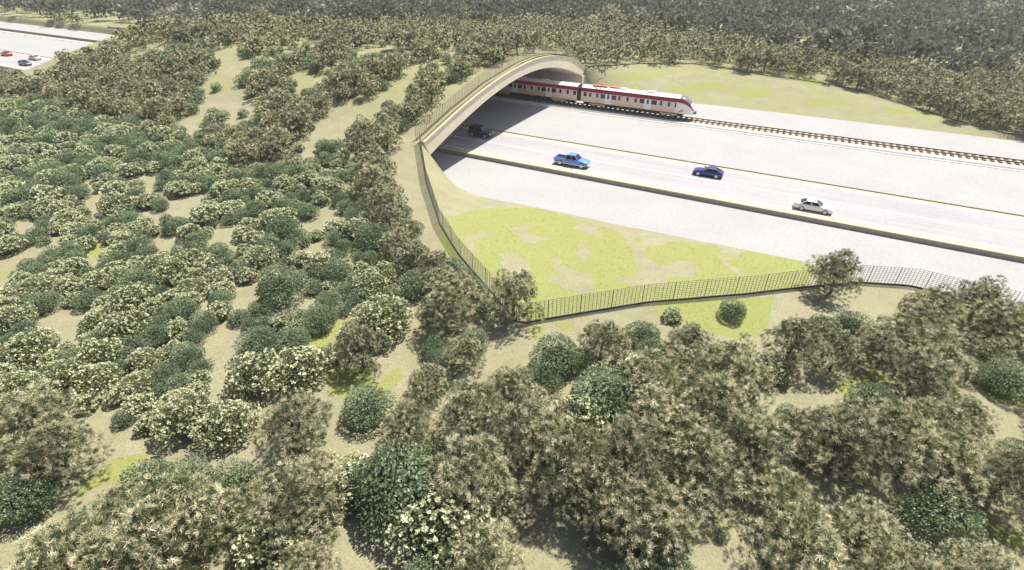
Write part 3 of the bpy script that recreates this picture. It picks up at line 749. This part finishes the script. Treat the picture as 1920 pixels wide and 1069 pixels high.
for lod, (nt_, nb, bw, bl) in dict(a=(1050, 24, .025, .28), b=(520, 10, .075, .42), c=(210, 8, .15, .55), d=(74, 6, .26, .72)).items():
    L_ = []
    for v in range(5 if lod != 'a' else 6):
        V, Q, T, lobes = olive_crown(rng, OR_, OH_, nt_, nb, bw, bl)
        me = np_mesh('olive_crown', V, Q, T); me.materials.append(M['olive'])
        tm = limbs(rng, lobes, OH_).mesh('trunk'); tm.materials.append(M['bark'])
        L_.append((me, tm, (V, Q, T)))
    PR['olive' + lod] = L_
for lod, (n, leaf) in dict(a=(2600, .16), b=(1200, .24), c=(260, .44)).items():
    L_ = []
    for v in range(4):
        V, Q, T, lp = bush_shell(rng, 1.9, 2.7, n, leaf, .13)
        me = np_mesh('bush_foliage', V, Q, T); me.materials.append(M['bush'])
        sm = stem_mesh(rng, 2.5).mesh('stem'); sm.materials.append(M['bark']); L_.append((me, sm, (V, Q, T)))
    PR['bush' + lod] = L_
    L_ = []
    for v in range(4):
        V, Q, T, lp = bush_shell(rng, 2.0, 2.5, int(n * .75), leaf * 1.25, .2, .7, .5)
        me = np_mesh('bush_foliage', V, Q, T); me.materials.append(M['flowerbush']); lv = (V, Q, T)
        V, Q, T = blossoms(rng, 2.0, 2.5, *dict(a=(140, .165), b=(105, .27), c=(40, .34))[lod], lp, .2)
        bm_ = np_mesh('blossom', V, Q, T); bm_.materials.append(M['blossom'])
        sm = stem_mesh(rng, 2.3).mesh('stem'); sm.materials.append(M['bark']); L_.append((me, sm, bm_, lv, (V, Q, T)))
    PR['flower' + lod] = L_

# ------------------------------------------------------------------ vegetation: where things grow
S1, S2, S3, S4, S5 = (0, 0, 2.969), (0, 320, 2.969), (0, 680, 2.748), (640, 640, 2.492), (1280, 640, 2.492)
CLEAR = [
    [(243, 98), (290, 82), (360, 65), (405, 54), (400, 62), (350, 78), (300, 92), (262, 98)],
    [(451, 115), (498, 101), (535, 88), (579, 76), (586, 79), (546, 93), (505, 108), (465, 118), (448, 135), (441, 162), (441, 182), (471, 189), (468, 219), (438, 221), (397, 202), (370, 242), (357, 246), (347, 232), (357, 216), (381, 199), (401, 182), (381, 165), (391, 148), (414, 131), (434, 120)],
    [(408, 98), (441, 84), (441, 112), (425, 115)], [(556, 150), (575, 132), (595, 138), (585, 160), (572, 163)],
    [(842, 100), (783, 110), (771, 138), (746, 158), (717, 175), (671, 188), (633, 200), (608, 217), (600, 242), (571, 267), (567, 288), (592, 288), (608, 254), (646, 246), (658, 221), (700, 204), (729, 188), (746, 167), (763, 154), (783, 129), (817, 113), (846, 104)],
    [(673, 94), (737, 81), (742, 88), (708, 98), (671, 108)],
    [(905, 118), (870, 143), (850, 165), (805, 220), (775, 245), (745, 270), (735, 290), (745, 330), (790, 410), (830, 460), (860, 475), (800, 330), (795, 250), (840, 190), (885, 150), (925, 124), (1010, 112)],
    [(81, 606), (101, 593), (141, 576), (148, 586), (138, 596), (148, 616), (145, 643), (128, 623), (94, 626)],
    [(0, 488), (27, 478), (67, 465), (115, 445), (108, 455), (61, 475), (20, 495), (13, 522), (0, 525)],
    [(162, 472), (185, 453), (205, 465), (182, 482)], [(162, 377), (172, 340), (178, 364), (192, 404), (178, 408), (168, 387)],
    [(266, 330), (290, 330), (303, 360), (323, 381), (381, 364), (364, 387), (347, 408), (330, 391), (313, 374), (286, 357), (269, 340)],
    [(27, 421), (44, 409), (61, 414), (61, 424), (40, 428)], [(266, 391), (290, 408), (290, 418), (269, 401)], [(296, 445), (330, 443), (325, 455), (300, 452)],
    [(404, 428), (421, 428), (421, 441), (448, 455), (448, 482), (424, 458), (408, 441)], [(573, 424), (616, 391), (633, 408), (586, 428)], [(559, 465), (606, 451), (606, 468), (579, 472)],
    [(455, 532), (485, 522), (488, 549), (451, 566), (461, 549)], [(515, 576), (573, 563), (583, 569), (522, 589)], [(387, 640), (448, 616), (458, 623), (455, 690), (440, 720), (400, 700)],
    [(589, 633), (637, 596), (633, 623), (613, 640), (593, 670)], [(525, 502), (546, 498), (552, 509), (530, 513)],
    [(411, 698), (440, 691), (451, 735), (484, 749), (480, 771), (466, 793), (466, 855), (437, 862), (382, 884), (328, 858), (269, 862), (262, 851), (247, 836), (320, 815), (338, 826), (386, 804), (400, 829), (429, 826), (466, 793), (462, 775), (393, 760), (386, 749), (397, 720)],
    [(269, 851), (255, 898), (210, 905), (150, 925), (204, 875)], [(0, 902), (22, 906), (7, 927), (18, 975), (36, 982), (95, 938), (124, 935), (160, 915), (146, 945), (73, 982), (44, 1008), (15, 1011), (0, 1000)],
    [(400, 1044), (437, 1018), (469, 1000), (477, 1066), (400, 1069)], [(197, 753), (215, 767), (204, 789), (193, 786)],
    [(619, 1007), (640, 973), (684, 961), (700, 1041), (664, 1065), (640, 1041)], [(985, 989), (1021, 973), (1061, 1001), (1065, 1041), (1089, 1069), (1001, 1069), (997, 1021)],
    [(640, 748), (664, 744), (660, 780), (676, 800), (664, 824), (640, 832)], [(688, 728), (736, 696), (748, 700), (744, 736), (720, 744), (712, 732)], [(620, 725), (680, 702), (690, 715), (650, 742)],
    [(920, 593), (967, 620), (1013, 617), (1053, 617), (1060, 637), (1020, 637), (980, 647), (947, 673), (920, 680), (917, 633)],
    [(1432, 752), (1457, 740), (1521, 732), (1553, 728), (1573, 716), (1653, 700), (1657, 712), (1633, 720), (1605, 744), (1585, 744), (1541, 736), (1490, 750)],
    [(1850, 728), (1866, 728), (1920, 752), (1920, 788), (1890, 809), (1874, 792), (1850, 768)], [(1886, 676), (1925, 682), (1925, 696)],
    [(1320, 1001), (1376, 969), (1404, 1013), (1384, 1041), (1376, 1065), (1324, 1065)], [(1537, 905), (1577, 921), (1581, 949), (1541, 945)],
    [(1685, 953), (1737, 993), (1782, 1005), (1802, 981), (1842, 973), (1918, 1017), (1918, 1041), (1842, 1001), (1794, 1013), (1746, 1033), (1721, 1001)],
    [(1225, 565), (1342, 562), (1342, 587), (1290, 590), (1230, 590)], [(1400, 561), (1510, 556), (1507, 567), (1545, 574), (1526, 580), (1449, 587), (1400, 609)], [(1591, 558), (1652, 554), (1642, 571), (1591, 577)],
    [(735, 540), (755, 520), (765, 590), (745, 600)], [(650, 240), (640, 262), (610, 250), (640, 200), (700, 190)], [(720, 620), (760, 600), (780, 640), (740, 660)]]
CLEAR_A = [np.array(c, float) for c in CLEAR]
# things the crowns must not hide: the fence right of the corner, the bank, the arch, the road
KEEP_OPEN = [np.array(p, float) for p in (
    [(835, 420), (870, 480), (985, 612), (1060, 598), (1180, 566), (1400, 552), (1500, 545), (1500, 500), (1100, 420)],
    [(1600, 545), (1690, 545), (1700, 500), (1600, 500)], [(800, 300), (830, 210), (930, 130), (1020, 104), (1100, 130), (1900, 260), (1920, 480), (1500, 480)], [(-50, 45), (0, 42), (235, 78), (180, 85), (95, 100), (100, 122), (60, 136), (-50, 118)])]
SHRUB = [(-130, 165), (80, 165), (200, 212), (330, 250), (450, 290), (560, 290), (640, 262), (690, 330), (735, 470), (760, 590), (740, 650), (620, 690), (470, 735), (465, 790), (420, 830), (330, 815), (250, 830), (200, 765), (100, 790), (-130, 800)]
O_HILL = [(-60, 130), (100, 105), (160, 80), (240, 60), (330, 42), (430, 40), (560, 42), (900, 45), (925, 90), (850, 110), (790, 140), (720, 180), (640, 200), (590, 240), (565, 285), (470, 292), (340, 250), (260, 200), (200, 210), (90, 162), (-60, 165)]
O_ROW = [(655, 245), (720, 195), (800, 145), (850, 108), (915, 80), (930, 100), (870, 130), (800, 200), (770, 225), (730, 260), (728, 300), (785, 410), (830, 465), (905, 490), (905, 540), (930, 590), (920, 660), (840, 640), (750, 520), (735, 430), (690, 320)]
O_FRONT = [(750, 560), (800, 540), (900, 560), (925, 665), (1000, 655), (1050, 640), (1100, 612), (1240, 618), (1300, 632), (1440, 625), (1600, 612), (1700, 568), (1780, 550), (2060, 580), (2060, 1230), (-140, 1230), (-140, 790), (150, 765), (210, 800), (240, 850), (130, 930), (400, 890), (470, 850), (480, 730), (640, 735), (690, 690), (740, 650)]
O_BELT = [(-140, 24), (60, 36), (150, 46), (240, 56), (330, 40), (480, 30), (700, 30), (900, 30), (1150, 34), (1330, 62), (1500, 87), (1700, 117), (1990, 160), (1990, 280), (1890, 232), (1780, 194), (1640, 152), (1480, 122), (1330, 102), (1230, 104), (1090, 112), (1050, 98), (980, 95), (910, 88), (840, 70), (500, 60), (240, 60), (0, 40), (-140, 36)]
def poly_points(p):
    lo, hi = p.min(0), p.max(0); st = max(4.0, min(16.0, min(hi - lo) / 3))
    gx_, gy_ = np.meshgrid(np.arange(lo[0], hi[0] + st, st), np.arange(lo[1], hi[1] + st, st)); g_ = np.stack([gx_.ravel(), gy_.ravel()], 1)
    return np.concatenate([g_[in_poly(g_, p)], p])
CLEAR_P = np.concatenate([poly_points(c) for c in CLEAR_A + KEEP_OPEN])
PLACED = {}   # 8 m cell -> (x, y, r)
def try_place(kind, poly, darts, spacing, size, overlap, out, thin=None):
    poly = np.array(poly, float); lo, hi = poly.min(0), poly.max(0)
    P = RNG.uniform(lo, hi, (darts, 2)); P = P[in_poly(P, poly)]
    R0, H0, zc = dict(olive=(OR_, OH_, .5), bush=(1.9, 2.7, .45), flower=(2.0, 2.5, .45))[kind]
    sc = RNG.uniform(*size, len(P))
    G = pix(P, H0 * zc * sc)
    ok = (np.hypot(G[:, 0], G[:, 1]) < 900) & ~is_bank(G[:, 0], G[:, 1])
    u = np.abs(G[:, 0] - XM) - HALF
    ok &= ~((u > -4.2) & (u < 1.5) & (G[:, 1] > 57) & (G[:, 1] < 128))
    ctr = G + np.stack([0 * sc, 0 * sc, H0 * zc * sc], 1); pc = project(ctr)
    rp = F_PX * R0 * sc / pc[:, 2]
    ok &= np.abs(pc[:, 0] - P[:, 0]) < 14
    ia = np.nonzero(ok)[0]; dep = np.arcsin(np.clip((CAM_H - ctr[ia, 2]) / np.linalg.norm(ctr[ia] - CAMP, axis=1), 0, 1))
    rx = rp[ia] * overlap; ry = rx * np.sqrt(np.sin(dep) ** 2 + (np.cos(dep) * H0 * .45 / R0) ** 2)
    for s in range(0, len(CLEAR_P), 400):
        q = CLEAR_P[s:s + 400]
        hit = (((pc[ia, None, 0] - q[None, :, 0]) / rx[:, None]) ** 2 + ((pc[ia, None, 1] - q[None, :, 1]) / ry[:, None]) ** 2 < 1).any(1)
        ok[ia[hit]] = False
    for i in np.nonzero(ok)[0]:
        x, y, r = G[i, 0], G[i, 1], R0 * sc[i]
        kx, ky = int(x // 8), int(y // 8)
        if all((x - a) ** 2 + (y - b) ** 2 > (spacing * (r + c)) ** 2 for i_ in (-1, 0, 1) for j_ in (-1, 0, 1) for a, b, c in PLACED.get((kx + i_, ky + j_), ())):
            PLACED.setdefault((kx, ky), []).append((x, y, r)); out.append((kind, x, y, G[i, 2], sc[i], pc[i, 0], pc[i, 1], pc[i, 2]))
def at_pixel(kind, px, sc, out, base=False, r=None):
    R0, H0, zc = dict(olive=(OR_, OH_, .5), bush=(1.9, 2.7, .45), flower=(2.0, 2.5, .45))[kind]
    G = pix([px], 0 if base else H0 * zc * sc)[0]
    PLACED.setdefault((int(G[0] // 8), int(G[1] // 8)), []).append((G[0], G[1], R0 * sc)); p = project([G + np.array([0, 0, H0 * zc * sc])])[0]
    out.append((kind, G[0], G[1], G[2], sc, p[0], p[1], p[2]))
PL = []
# single plants one can point to
at_pixel('olive', (962, 602), .88, PL, True); PL[-1] += ('olive-brown tree standing alone against the fence corner',)
at_pixel('olive', (1552, 556), .85, PL, True); PL[-1] += ('olive-brown tree alone beside the fence at the tip of the green bank',)
at_pixel('bush', (1375, 583), .62, PL); PL[-1] += ('small dark green bush on the yellow grass below the fence',)
at_pixel('flower', (1262, 592), .42, PL); PL[-1] += ('small white-flowering bush just below the wire fence',)
at_pixel('bush', (528, 540), 1.15, PL); PL[-1] += ('large round dark green bush alone on bare soil among flowering bushes',)
at_pixel('bush', (600, 598), .80, PL); PL[-1] += ('dark green bush beside the yellow grass left of the fence corner',)
at_pixel('flower', (722, 600), 1.05, PL); PL[-1] += ('white-flowering bush nearest the left side of the olive row',)
at_pixel('bush', (702, 445), 1.1, PL); PL[-1] += ('dark green bush at the foot of the olive row left of the arch',)
at_pixel('bush', (775, 535), .9, PL); PL[-1] += ('dark bush in the shade left of the olive trees by the fence',)
at_pixel('flower', (425, 795), .9, PL); PL[-1] += ('white-flowering bush at the end of its row on the bare clearing',)
at_pixel('flower', (350, 785), .9, PL); PL[-1] += ('white-flowering bush second from the end of its row on the clearing',)
at_pixel('flower', (485, 705), .95, PL); PL[-1] += ('white-flowering bush right of the bare path',)
at_pixel('flower', (560, 690), 1.0, PL); PL[-1] += ('white-flowering bush between the bare path and the olive trees',)
at_pixel('bush', (485, 645), .8, PL); PL[-1] += ('dark green bush directly right of the bare path bend',)
at_pixel('olive', (675, 655), .75, PL); PL[-1] += ('olive-brown tree between two yellow grass patches',)
at_pixel('bush', (50, 935), .85, PL); PL[-1] += ('dark green bush on bare soil at the lower left edge',)
at_pixel('bush', (735, 910), 1.45, PL); PL[-1] += ('broad dark green bush in the lower centre between olive trees',)
at_pixel('flower', (825, 985), 1.15, PL); PL[-1] += ('white-flowering bush below the broad dark bush at the bottom centre',)
at_pixel('flower', (1085, 790), .95, PL); PL[-1] += ('white-flowering bush deep among the olive trees right of centre',)
at_pixel('bush', (1135, 745), 1.2, PL); PL[-1] += ('dark green bush among olive trees right of centre',)
at_pixel('bush', (1045, 672), .95, PL); PL[-1] += ('blue-green bush below the bare soil at the fence corner',)
at_pixel('flower', (665, 905), .9, PL); PL[-1] += ('white-flowering bush left of the broad dark bush',)
at_pixel('bush', (1640, 745), .8, PL); PL[-1] += ('dark green bush at the right grass clearing',)
at_pixel('bush', (1890, 712), 1.0, PL); PL[-1] += ('dark green bush at the right picture edge above the grass',)
at_pixel('bush', (282, 920), .95, PL); PL[-1] += ('dark green bush on the lower left below the bare clearing, left of two',)
at_pixel('bush', (348, 908), .85, PL); PL[-1] += ('dark green bush on the lower left below the bare clearing, right of two',)
at_pixel('bush', (438, 912), .8, PL); PL[-1] += ('dark green bush beside the big olive tree of the lower left',)
at_pixel('flower', (505, 1020), .9, PL); PL[-1] += ('white-flowering bush near the bottom edge left of centre',)
at_pixel('bush', (690, 765), .9, PL); PL[-1] += ('dark green bush beside a bare patch left of the central olive trees',)
at_pixel('bush', (1760, 960), 1.0, PL); PL[-1] += ('dark green bush near the lower right clearing',)
at_pixel('bush', (1352, 1003), .22, PL); PL[-1] += ('tiny dark plant alone on the bare soil at the lower right',)
# olive trees of the foreground, crown by crown
for px_, py_, s_ in ((555, 795, 1.05), (600, 885, 1.0), (540, 935, 1.0), (325, 975, 1.0), (415, 965, .95), (215, 985, 1.0), (105, 845, .9), (165, 805, .85), (40, 860, .85), (265, 1050, .95), (120, 1055, 1.0), (575, 1060, .9),
                     (835, 585, .8), (870, 665, .95), (800, 715, .95), (885, 775, 1.0), (765, 800, .9), (960, 735, .95), (880, 890, .95), (1000, 815, .95), (955, 935, .95), (905, 1030, 1.0), (1070, 880, .95), (1150, 940, 1.0), (1180, 860, .95), (1130, 638, .9), (1215, 705, .9),
                     (1290, 645, .9), (1320, 765, .95), (1240, 785, .9), (1385, 700, .9), (1490, 640, .85), (1570, 665, .85), (1640, 645, .85), (1500, 800, .95), (1410, 830, .95), (1320, 870, .95), (1250, 1010, 1.0), (1210, 960, .9), (1755, 572, .8), (1840, 562, .8), (1730, 700, .85),
                     (1800, 780, .9), (1670, 820, .95), (1780, 870, .95), (1860, 655, .85), (1580, 830, .95), (1470, 930, 1.0), (1890, 900, .95), (1620, 1000, .95), (1500, 1040, 1.0), (1700, 1060, .9), (1860, 1090, .9), (775, 480, .7), (760, 425, .7), (735, 365, .7), (715, 310, .7), (855, 500, .72), (690, 265, .65)):
    s_ *= 1.02
    while s_ > .5:
        g_ = pix([(px_, py_)], OH_ * .5 * s_)[0]; d_ = np.linalg.norm(g_ + np.array([0, 0, 2.5]) - CAMP); r_ = F_PX * OR_ * s_ / d_
        if (np.hypot(CLEAR_P[:, 0] - px_, CLEAR_P[:, 1] - py_) > r_ * 1.0).all(): break
        s_ *= .92
    if s_ > .5: at_pixel('olive', (px_, py_), s_, PL)
# groves
try_place('olive', O_ROW, 6000, .50, (.70, .92), .88, PL)
try_place('olive', O_HILL, 14000, .52, (.60, .88), 1.22, PL)
try_place('olive', O_FRONT, 14000, .56, (.78, 1.05), 1.12, PL)
try_place('olive', [(-140, 16), (120, 30), (190, 40), (170, 50), (110, 42), (-140, 28)], 4000, .45, (.8, 1.1), .15, PL)
try_place('olive', O_BELT, 16000, .46, (.75, 1.05), .5, PL)
for k in range(5):
    try_place('flower', SHRUB, 550, .73, (.42, .84), 1.22, PL); try_place('bush', SHRUB, 1000, .73, (.44, .9), 1.22, PL)
try_place('bush', SHRUB, 4000, .70, (.34, .6), 1.2, PL); try_place('flower', SHRUB, 4000, .70, (.34, .6), 1.2, PL)
try_place('bush', O_FRONT, 500, .55, (.5, .85), 1.25, PL); try_place('flower', O_FRONT, 200, .55, (.45, .75), 1.25, PL)
try_place('bush', O_HILL, 2000, .5, (.45, .8), 1.3, PL); try_place('flower', O_HILL, 800, .5, (.4, .65), 1.3, PL)
try_place('bush', O_ROW, 300, .45, (.45, .7), 1.1, PL)
print('PLANTS', {k: sum(p[0] == k for p in PL) for k in ('olive', 'bush', 'flower')})

# ------------------------------------------------------------------ vegetation: planting
ONES = ['', 'first', 'second', 'third', 'fourth', 'fifth', 'sixth', 'seventh', 'eighth', 'ninth', 'tenth', 'eleventh', 'twelfth', 'thirteenth', 'fourteenth', 'fifteenth', 'sixteenth', 'seventeenth', 'eighteenth', 'nineteenth']
def ordinal(n):
    if n < 20: return ONES[n]
    t, r = divmod(n, 10); T_ = {2: ('twenty', 'twentieth'), 3: ('thirty', 'thirtieth'), 4: ('forty', 'fortieth'), 5: ('fifty', 'fiftieth')}[min(t, 5)]
    return T_[1] if r == 0 else T_[0] + '-' + ONES[r]
def in1(p, poly): return bool(in_poly(np.array([p[5:7]], float), poly)[0])
def zone(p):
    px, py = p[5], p[6]
    if p[2] > 128:
        if px < 250: return 'beyond the far left road'
        c = int((px - 250) // 120); names = ['left of the hilltop', 'left of the hilltop path', 'behind the hilltop path', 'above the hilltop', 'left of the arch top', 'behind the arch top', 'right of the arch top', 'above the train', 'above the train nose', 'above the far bank', 'above the navy car', 'above the white sedan', 'near the right edge', 'at the right edge']
        return 'behind the far fence ' + names[min(c, 13)]
    if in1(p, O_ROW): return 'in the arch row, ' + ('upper end' if py < 220 else 'middle' if py < 440 else 'lower end')
    cols = ['at the left edge', 'at the far left', 'well left of centre', 'left of centre', 'just left of centre', 'at the centre', 'just right of centre', 'right of centre', 'well right of centre', 'at the far right', 'at the right edge']
    c = int(np.clip(px // 175, 0, 10)); row = ['top', 'upper', 'upper middle', 'middle', 'lower middle', 'lower', 'bottom'][sum(py > t for t in (110, 200, 320, 450, 620, 840))]
    if py < 320: return f'on the hill, {row} band {cols[c]}'
    return f'in the {row} band {cols[c]}'
NOUN = dict(olive='olive-brown tree', bush='dark green bush', flower='white-flowering bush')
PL = [p for p in PL if -130 < p[5] < 2050 and -60 < p[6] < 1200]
ranked = {}
for k in NOUN:
    L_ = [p for p in PL if p[0] == k]; L_.sort(key=lambda p: -p[4] / p[7]); ranked[k] = L_
proto = {}
def plant(p, label, group):
    kind, x, y, z, sc = p[:5]; near = p[7] / sc
    lod = 'a' if near < 75 else ('b' if (near < 150 or kind != 'olive') else 'c')
    fam = PR[kind + lod]; var = random.randrange(len(fam)); me = fam[var]
    nm = dict(olive='olive_tree', bush='green_bush', flower='flowering_bush')[kind]
    e = empty(nm, (x, y, z - .03), random.uniform(0, 6.28)); e.scale = (sc * random.uniform(.92, 1.08), sc * random.uniform(.92, 1.08), sc * random.uniform(.88, 1.15))
    tag(e, label, 'tree' if kind == 'olive' else 'bush', group)
    if kind == 'olive': link('crown', me[0], None, e); link('trunk', me[1], None, e)
    else:
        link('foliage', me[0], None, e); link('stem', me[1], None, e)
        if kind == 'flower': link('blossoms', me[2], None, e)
GROUPN = dict(olive='olive-brown trees of the overpass and its surroundings', bush='dark green bushes of the planting', flower='white-flowering bushes of the planting')
for k, L_ in ranked.items():
    solo, rest = L_[:300], L_[300:]
    cells = {}
    for p in solo:
        if len(p) > 8: plant(p, p[8], GROUPN[k])
        else: cells.setdefault(zone(p), []).append(p)
    for zn, ps in cells.items():
        ps.sort(key=lambda p: p[5])
        for i, p in enumerate(ps):
            if len(ps) == 1: lab = f'{NOUN[k]} {zn}'
            else: lab = f'{ordinal(i + 1)} {NOUN[k]} from left {zn}'
            plant(p, lab, GROUPN[k])
    if rest:
        def heap(nm, fam, mi, mat, label, ctg):
            V, Q, T = [], [], []; o = 0
            for n_, p in enumerate(rest):
                r_ = random.Random(n_ * 7 + len(nm) * 0); v, q, t = fam[r_.randrange(len(fam))][mi]; a = r_.uniform(0, 6.28); c, s = math.cos(a), math.sin(a)
                w = v @ np.array([[c, s, 0], [-s, c, 0], [0, 0, 1]]) * p[4] + np.array(p[1:4]); V.append(w); Q.append(q + o); T.append(np.clip(t + r_.uniform(-.12, .12), 0, 1)); o += len(v)
            ob = link(nm, np_mesh(nm, np.concatenate(V), np.concatenate(Q), np.concatenate(T)), mat); tag(ob, label, ctg, None, 'stuff'); return ob
        if k == 'olive': heap('distant_tree_belt', PR['olived'], 2, M['olive'], 'far strip of small olive-brown trees between the far fence and dark forest', 'tree belt')
        elif k == 'bush': heap('low_bush_cover', PR['bushc'], 2, M['bush'], 'low dark green bush cover between the larger bushes of the hill slope', 'ground cover')
        else:
            ob = heap('low_flower_cover', PR['flowerc'], 3, M['flowerbush'], 'low flowering bush cover between the larger bushes of the hill slope', 'ground cover')
            o2 = heap('blossom_cover', PR['flowerc'], 4, M['blossom'], None, None); o2.parent = ob

# the scrub goes on outside the picture
rngo = np.random.default_rng(44)
oc = np.stack([rngo.uniform(-160, 95, 2400), rngo.uniform(-34, 56, 2400)], 1); oz = hlook(oc[:, 0], oc[:, 1]); po = project(np.c_[oc, oz + 2.5])
okk = ((po[:, 2] < 4) | (po[:, 0] < -60) | (po[:, 0] > 1985) | (po[:, 1] > 1150)) & ~is_bank(oc[:, 0], oc[:, 1]) & (np.hypot(oc[:, 0], oc[:, 1]) > 3)
taken, V, Q, T, o = [tuple(p[1:3]) for p in PL], [], [], [], 0
for i in np.nonzero(okk)[0]:
    x, y = oc[i]
    if any((x - a) ** 2 + (y - c) ** 2 < 30 for a, c in taken): continue
    taken.append((x, y)); v_, q_, t_ = PR['olived'][rngo.integers(5)][2]; a = rngo.uniform(0, 6.28); c, s = math.cos(a), math.sin(a); k = rngo.uniform(.7, 1.0)
    V.append(v_ @ np.array([[c, s, 0], [-s, c, 0], [0, 0, 1]]) * k + np.array([x, y, oz[i]])); Q.append(q_ + o); T.append(t_); o += len(v_)
tag(link('outlying_scrub', np_mesh('outlying_scrub', np.concatenate(V), np.concatenate(Q), np.concatenate(T)), M['olive']), 'olive-brown scrub continuing around the planted slope', 'scrub', None, 'stuff')

# ------------------------------------------------------------------ grass and weeds one cannot count
rngg = np.random.default_rng(33)
def tufts(name, pts, size, nb, tmean, label):
    n = len(pts); c = np.repeat(pts, nb, 0) + np.c_[rngg.normal(0, .05, (n * nb, 2)), np.zeros(n * nb)]
    d = unit(np.c_[rngg.normal(0, .55, (n * nb, 2)), np.ones(n * nb)]); ln = np.repeat(size * rngg.uniform(.5, 1.3, n), nb) * rngg.uniform(.7, 1.2, n * nb)
    V, Q = blades(c, d, ln, ln * .22, rngg, .1)
    ob = link(name, np_mesh(name, V, Q, np.repeat(np.clip(np.repeat(rngg.normal(tmean, .15, n), nb) + rngg.normal(0, .08, n * nb), 0, 1), 4)), M['tuft'])
    return tag(ob, label, 'grass', None, 'stuff')
nearv = (GV[:, 0] > -75) & (GV[:, 0] < 44) & (GV[:, 1] > -6) & (GV[:, 1] < 63) & (GV[:, 2] > .05)
gi = np.nonzero(nearv & (grass > .6))[0]; pts = GV[rngg.choice(gi, 9000)].copy(); pts[:, :2] += rngg.uniform(-.3, .3, (9000, 2)); pts[:, 2] = hlook(pts[:, 0], pts[:, 1]) - .03
tufts('grass', pts, .10, 5, .4, 'short yellow-green grass on the bank and in the clearings')
si = np.nonzero(nearv & (grass <= .6))[0]; pts = GV[rngg.choice(si, 7000)].copy(); pts[:, :2] += rngg.uniform(-.3, .3, (7000, 2)); pts[:, 2] = hlook(pts[:, 0], pts[:, 1]) - .03
tufts('dry_weeds', pts, .11, 4, .85, 'sparse dry weeds scattered over the bare sandy soil')

# ------------------------------------------------------------------ dark forest beyond
FEDGE = np.array([(-200, 12), (0, 20), (150, 30), (330, 30), (500, 24), (900, 24), (1150, 28), (1330, 52), (1500, 78), (1700, 106), (1990, 150), (2200, 180)], float)
FE = pix(FEDGE, 3.5)
rngf = np.random.default_rng(21)
def dark_crown(rng):
    n = 88; lob = np.array([(rng.uniform(-2, 2), rng.uniform(-2, 2), rng.uniform(3.2, 6.2), rng.uniform(1.6, 2.6)) for _ in range(6)])
    li = rng.integers(0, 6, n); d = unit(rng.normal(size=(n, 3)) + np.array([0, 0, .4])); C = lob[li, :3] + d * lob[li, 3][:, None] * rng.uniform(.75, 1.05, n)[:, None]
    V, Q = blades(C, unit(d * .5 + rng.normal(size=(n, 3)) * .6), rng.uniform(1.0, 1.8, n), rng.uniform(.8, 1.4, n), rng)
    return V, Q, np.repeat(np.clip(rng.normal(.45, .22, n), 0, 1), 4)
DC = [dark_crown(rngf) for _ in range(6)]
# scatter in the plane: beyond the edge line, out to a kilometre
cand = np.stack([rngf.uniform(-800, 420, 34000), rngf.uniform(125, 980, 34000)], 1)
pz = np.c_[cand, hlook(cand[:, 0], cand[:, 1]) + 3.5]; pj = project(pz)
edge_y = np.interp(pj[:, 0], FEDGE[:, 0], FEDGE[:, 1])
ok = (pj[:, 2] > 20) & (pj[:, 1] < edge_y + np.where(pj[:, 0] < 250, -4, 9)) & (pj[:, 1] > -62) & (pj[:, 0] > -260) & (pj[:, 0] < 2180)
ok &= ~((cand[:, 1] < 134) & (np.abs(cand[:, 0] - XM) > HALF))
for c in ([(1830, -60), (1990, -60), (1990, 30), (1925, 22), (1880, 6)], [(1412, 16), (1452, 18), (1470, 32), (1440, 30)], [(1790, 38), (1850, 30), (1830, 50), (1800, 52)], [(140, 8), (165, 4), (160, 24), (148, 26)]):
    ok &= ~in_poly(pj[:, :2], c)
cand = cand[ok]; pjd = pj[ok, 2]
sel, cells = [], {}
for i in range(len(cand)):
    x, y = cand[i]; r = 3.2 if pjd[i] < 330 else 5.4 if pjd[i] < 560 else 9.5
    key = (int(x // 9), int(y // 9))
    if any((x - a) ** 2 + (y - b) ** 2 < r * r for dx in (-1, 0, 1) for dy in (-1, 0, 1) for a, b in cells.get((key[0] + dx, key[1] + dy), ())): continue
    cells.setdefault(key, []).append((x, y)); sel.append(i)
V, Q, T = [], [], []; o = 0
pale = vnoise(cand[:, 0], cand[:, 1], 14, 4)
for i in sel:
    v, q, t = DC[rngf.integers(6)]; a = rngf.uniform(0, 6.28); c, s = math.cos(a), math.sin(a); k = rngf.uniform(.75, 1.15) * (1 if pjd[i] < 330 else 1.4 if pjd[i] < 560 else 2.2)
    x, y = cand[i]
    w = v @ np.array([[c, s, 0], [-s, c, 0], [0, 0, 1]]) * np.array([k, k, min(k, 1.25)]) + np.array([x, y, float(hlook(np.array([x]), np.array([y]))[0])])
    V.append(w); Q.append(q + o); T.append(np.clip(t + rngf.uniform(-.15, .15) + (.5 if pale[i] > .62 else 0), 0, 1)); o += len(v)
fo = link('far_forest', np_mesh('far_forest', np.concatenate(V), np.concatenate(Q), np.concatenate(T)), M['forest'])
tag(fo, 'dark grey-green forest filling the top of the picture', 'forest', None, 'stuff')
print('FOREST', len(sel))

# ------------------------------------------------------------------ air
hz = MB().box(-1250, 900, -700, 1250, -6, 34.5).build('haze', None)
hm = bpy.data.materials.new('thin_haze'); hm.use_nodes = True; n = hm.node_tree; n.nodes.clear()
ho = n.nodes.new('ShaderNodeOutputMaterial'); pv = n.nodes.new('ShaderNodeVolumePrincipled')
pv.inputs['Color'].default_value = (.93, .94, .95, 1); pv.inputs['Density'].default_value = .00027; pv.inputs['Anisotropy'].default_value = .25
n.links.new(pv.outputs[0], ho.inputs['Volume']); hz.data.materials.append(hm)
tag(hz, 'thin pale haze in the air over the whole scene', 'haze', None, 'stuff')
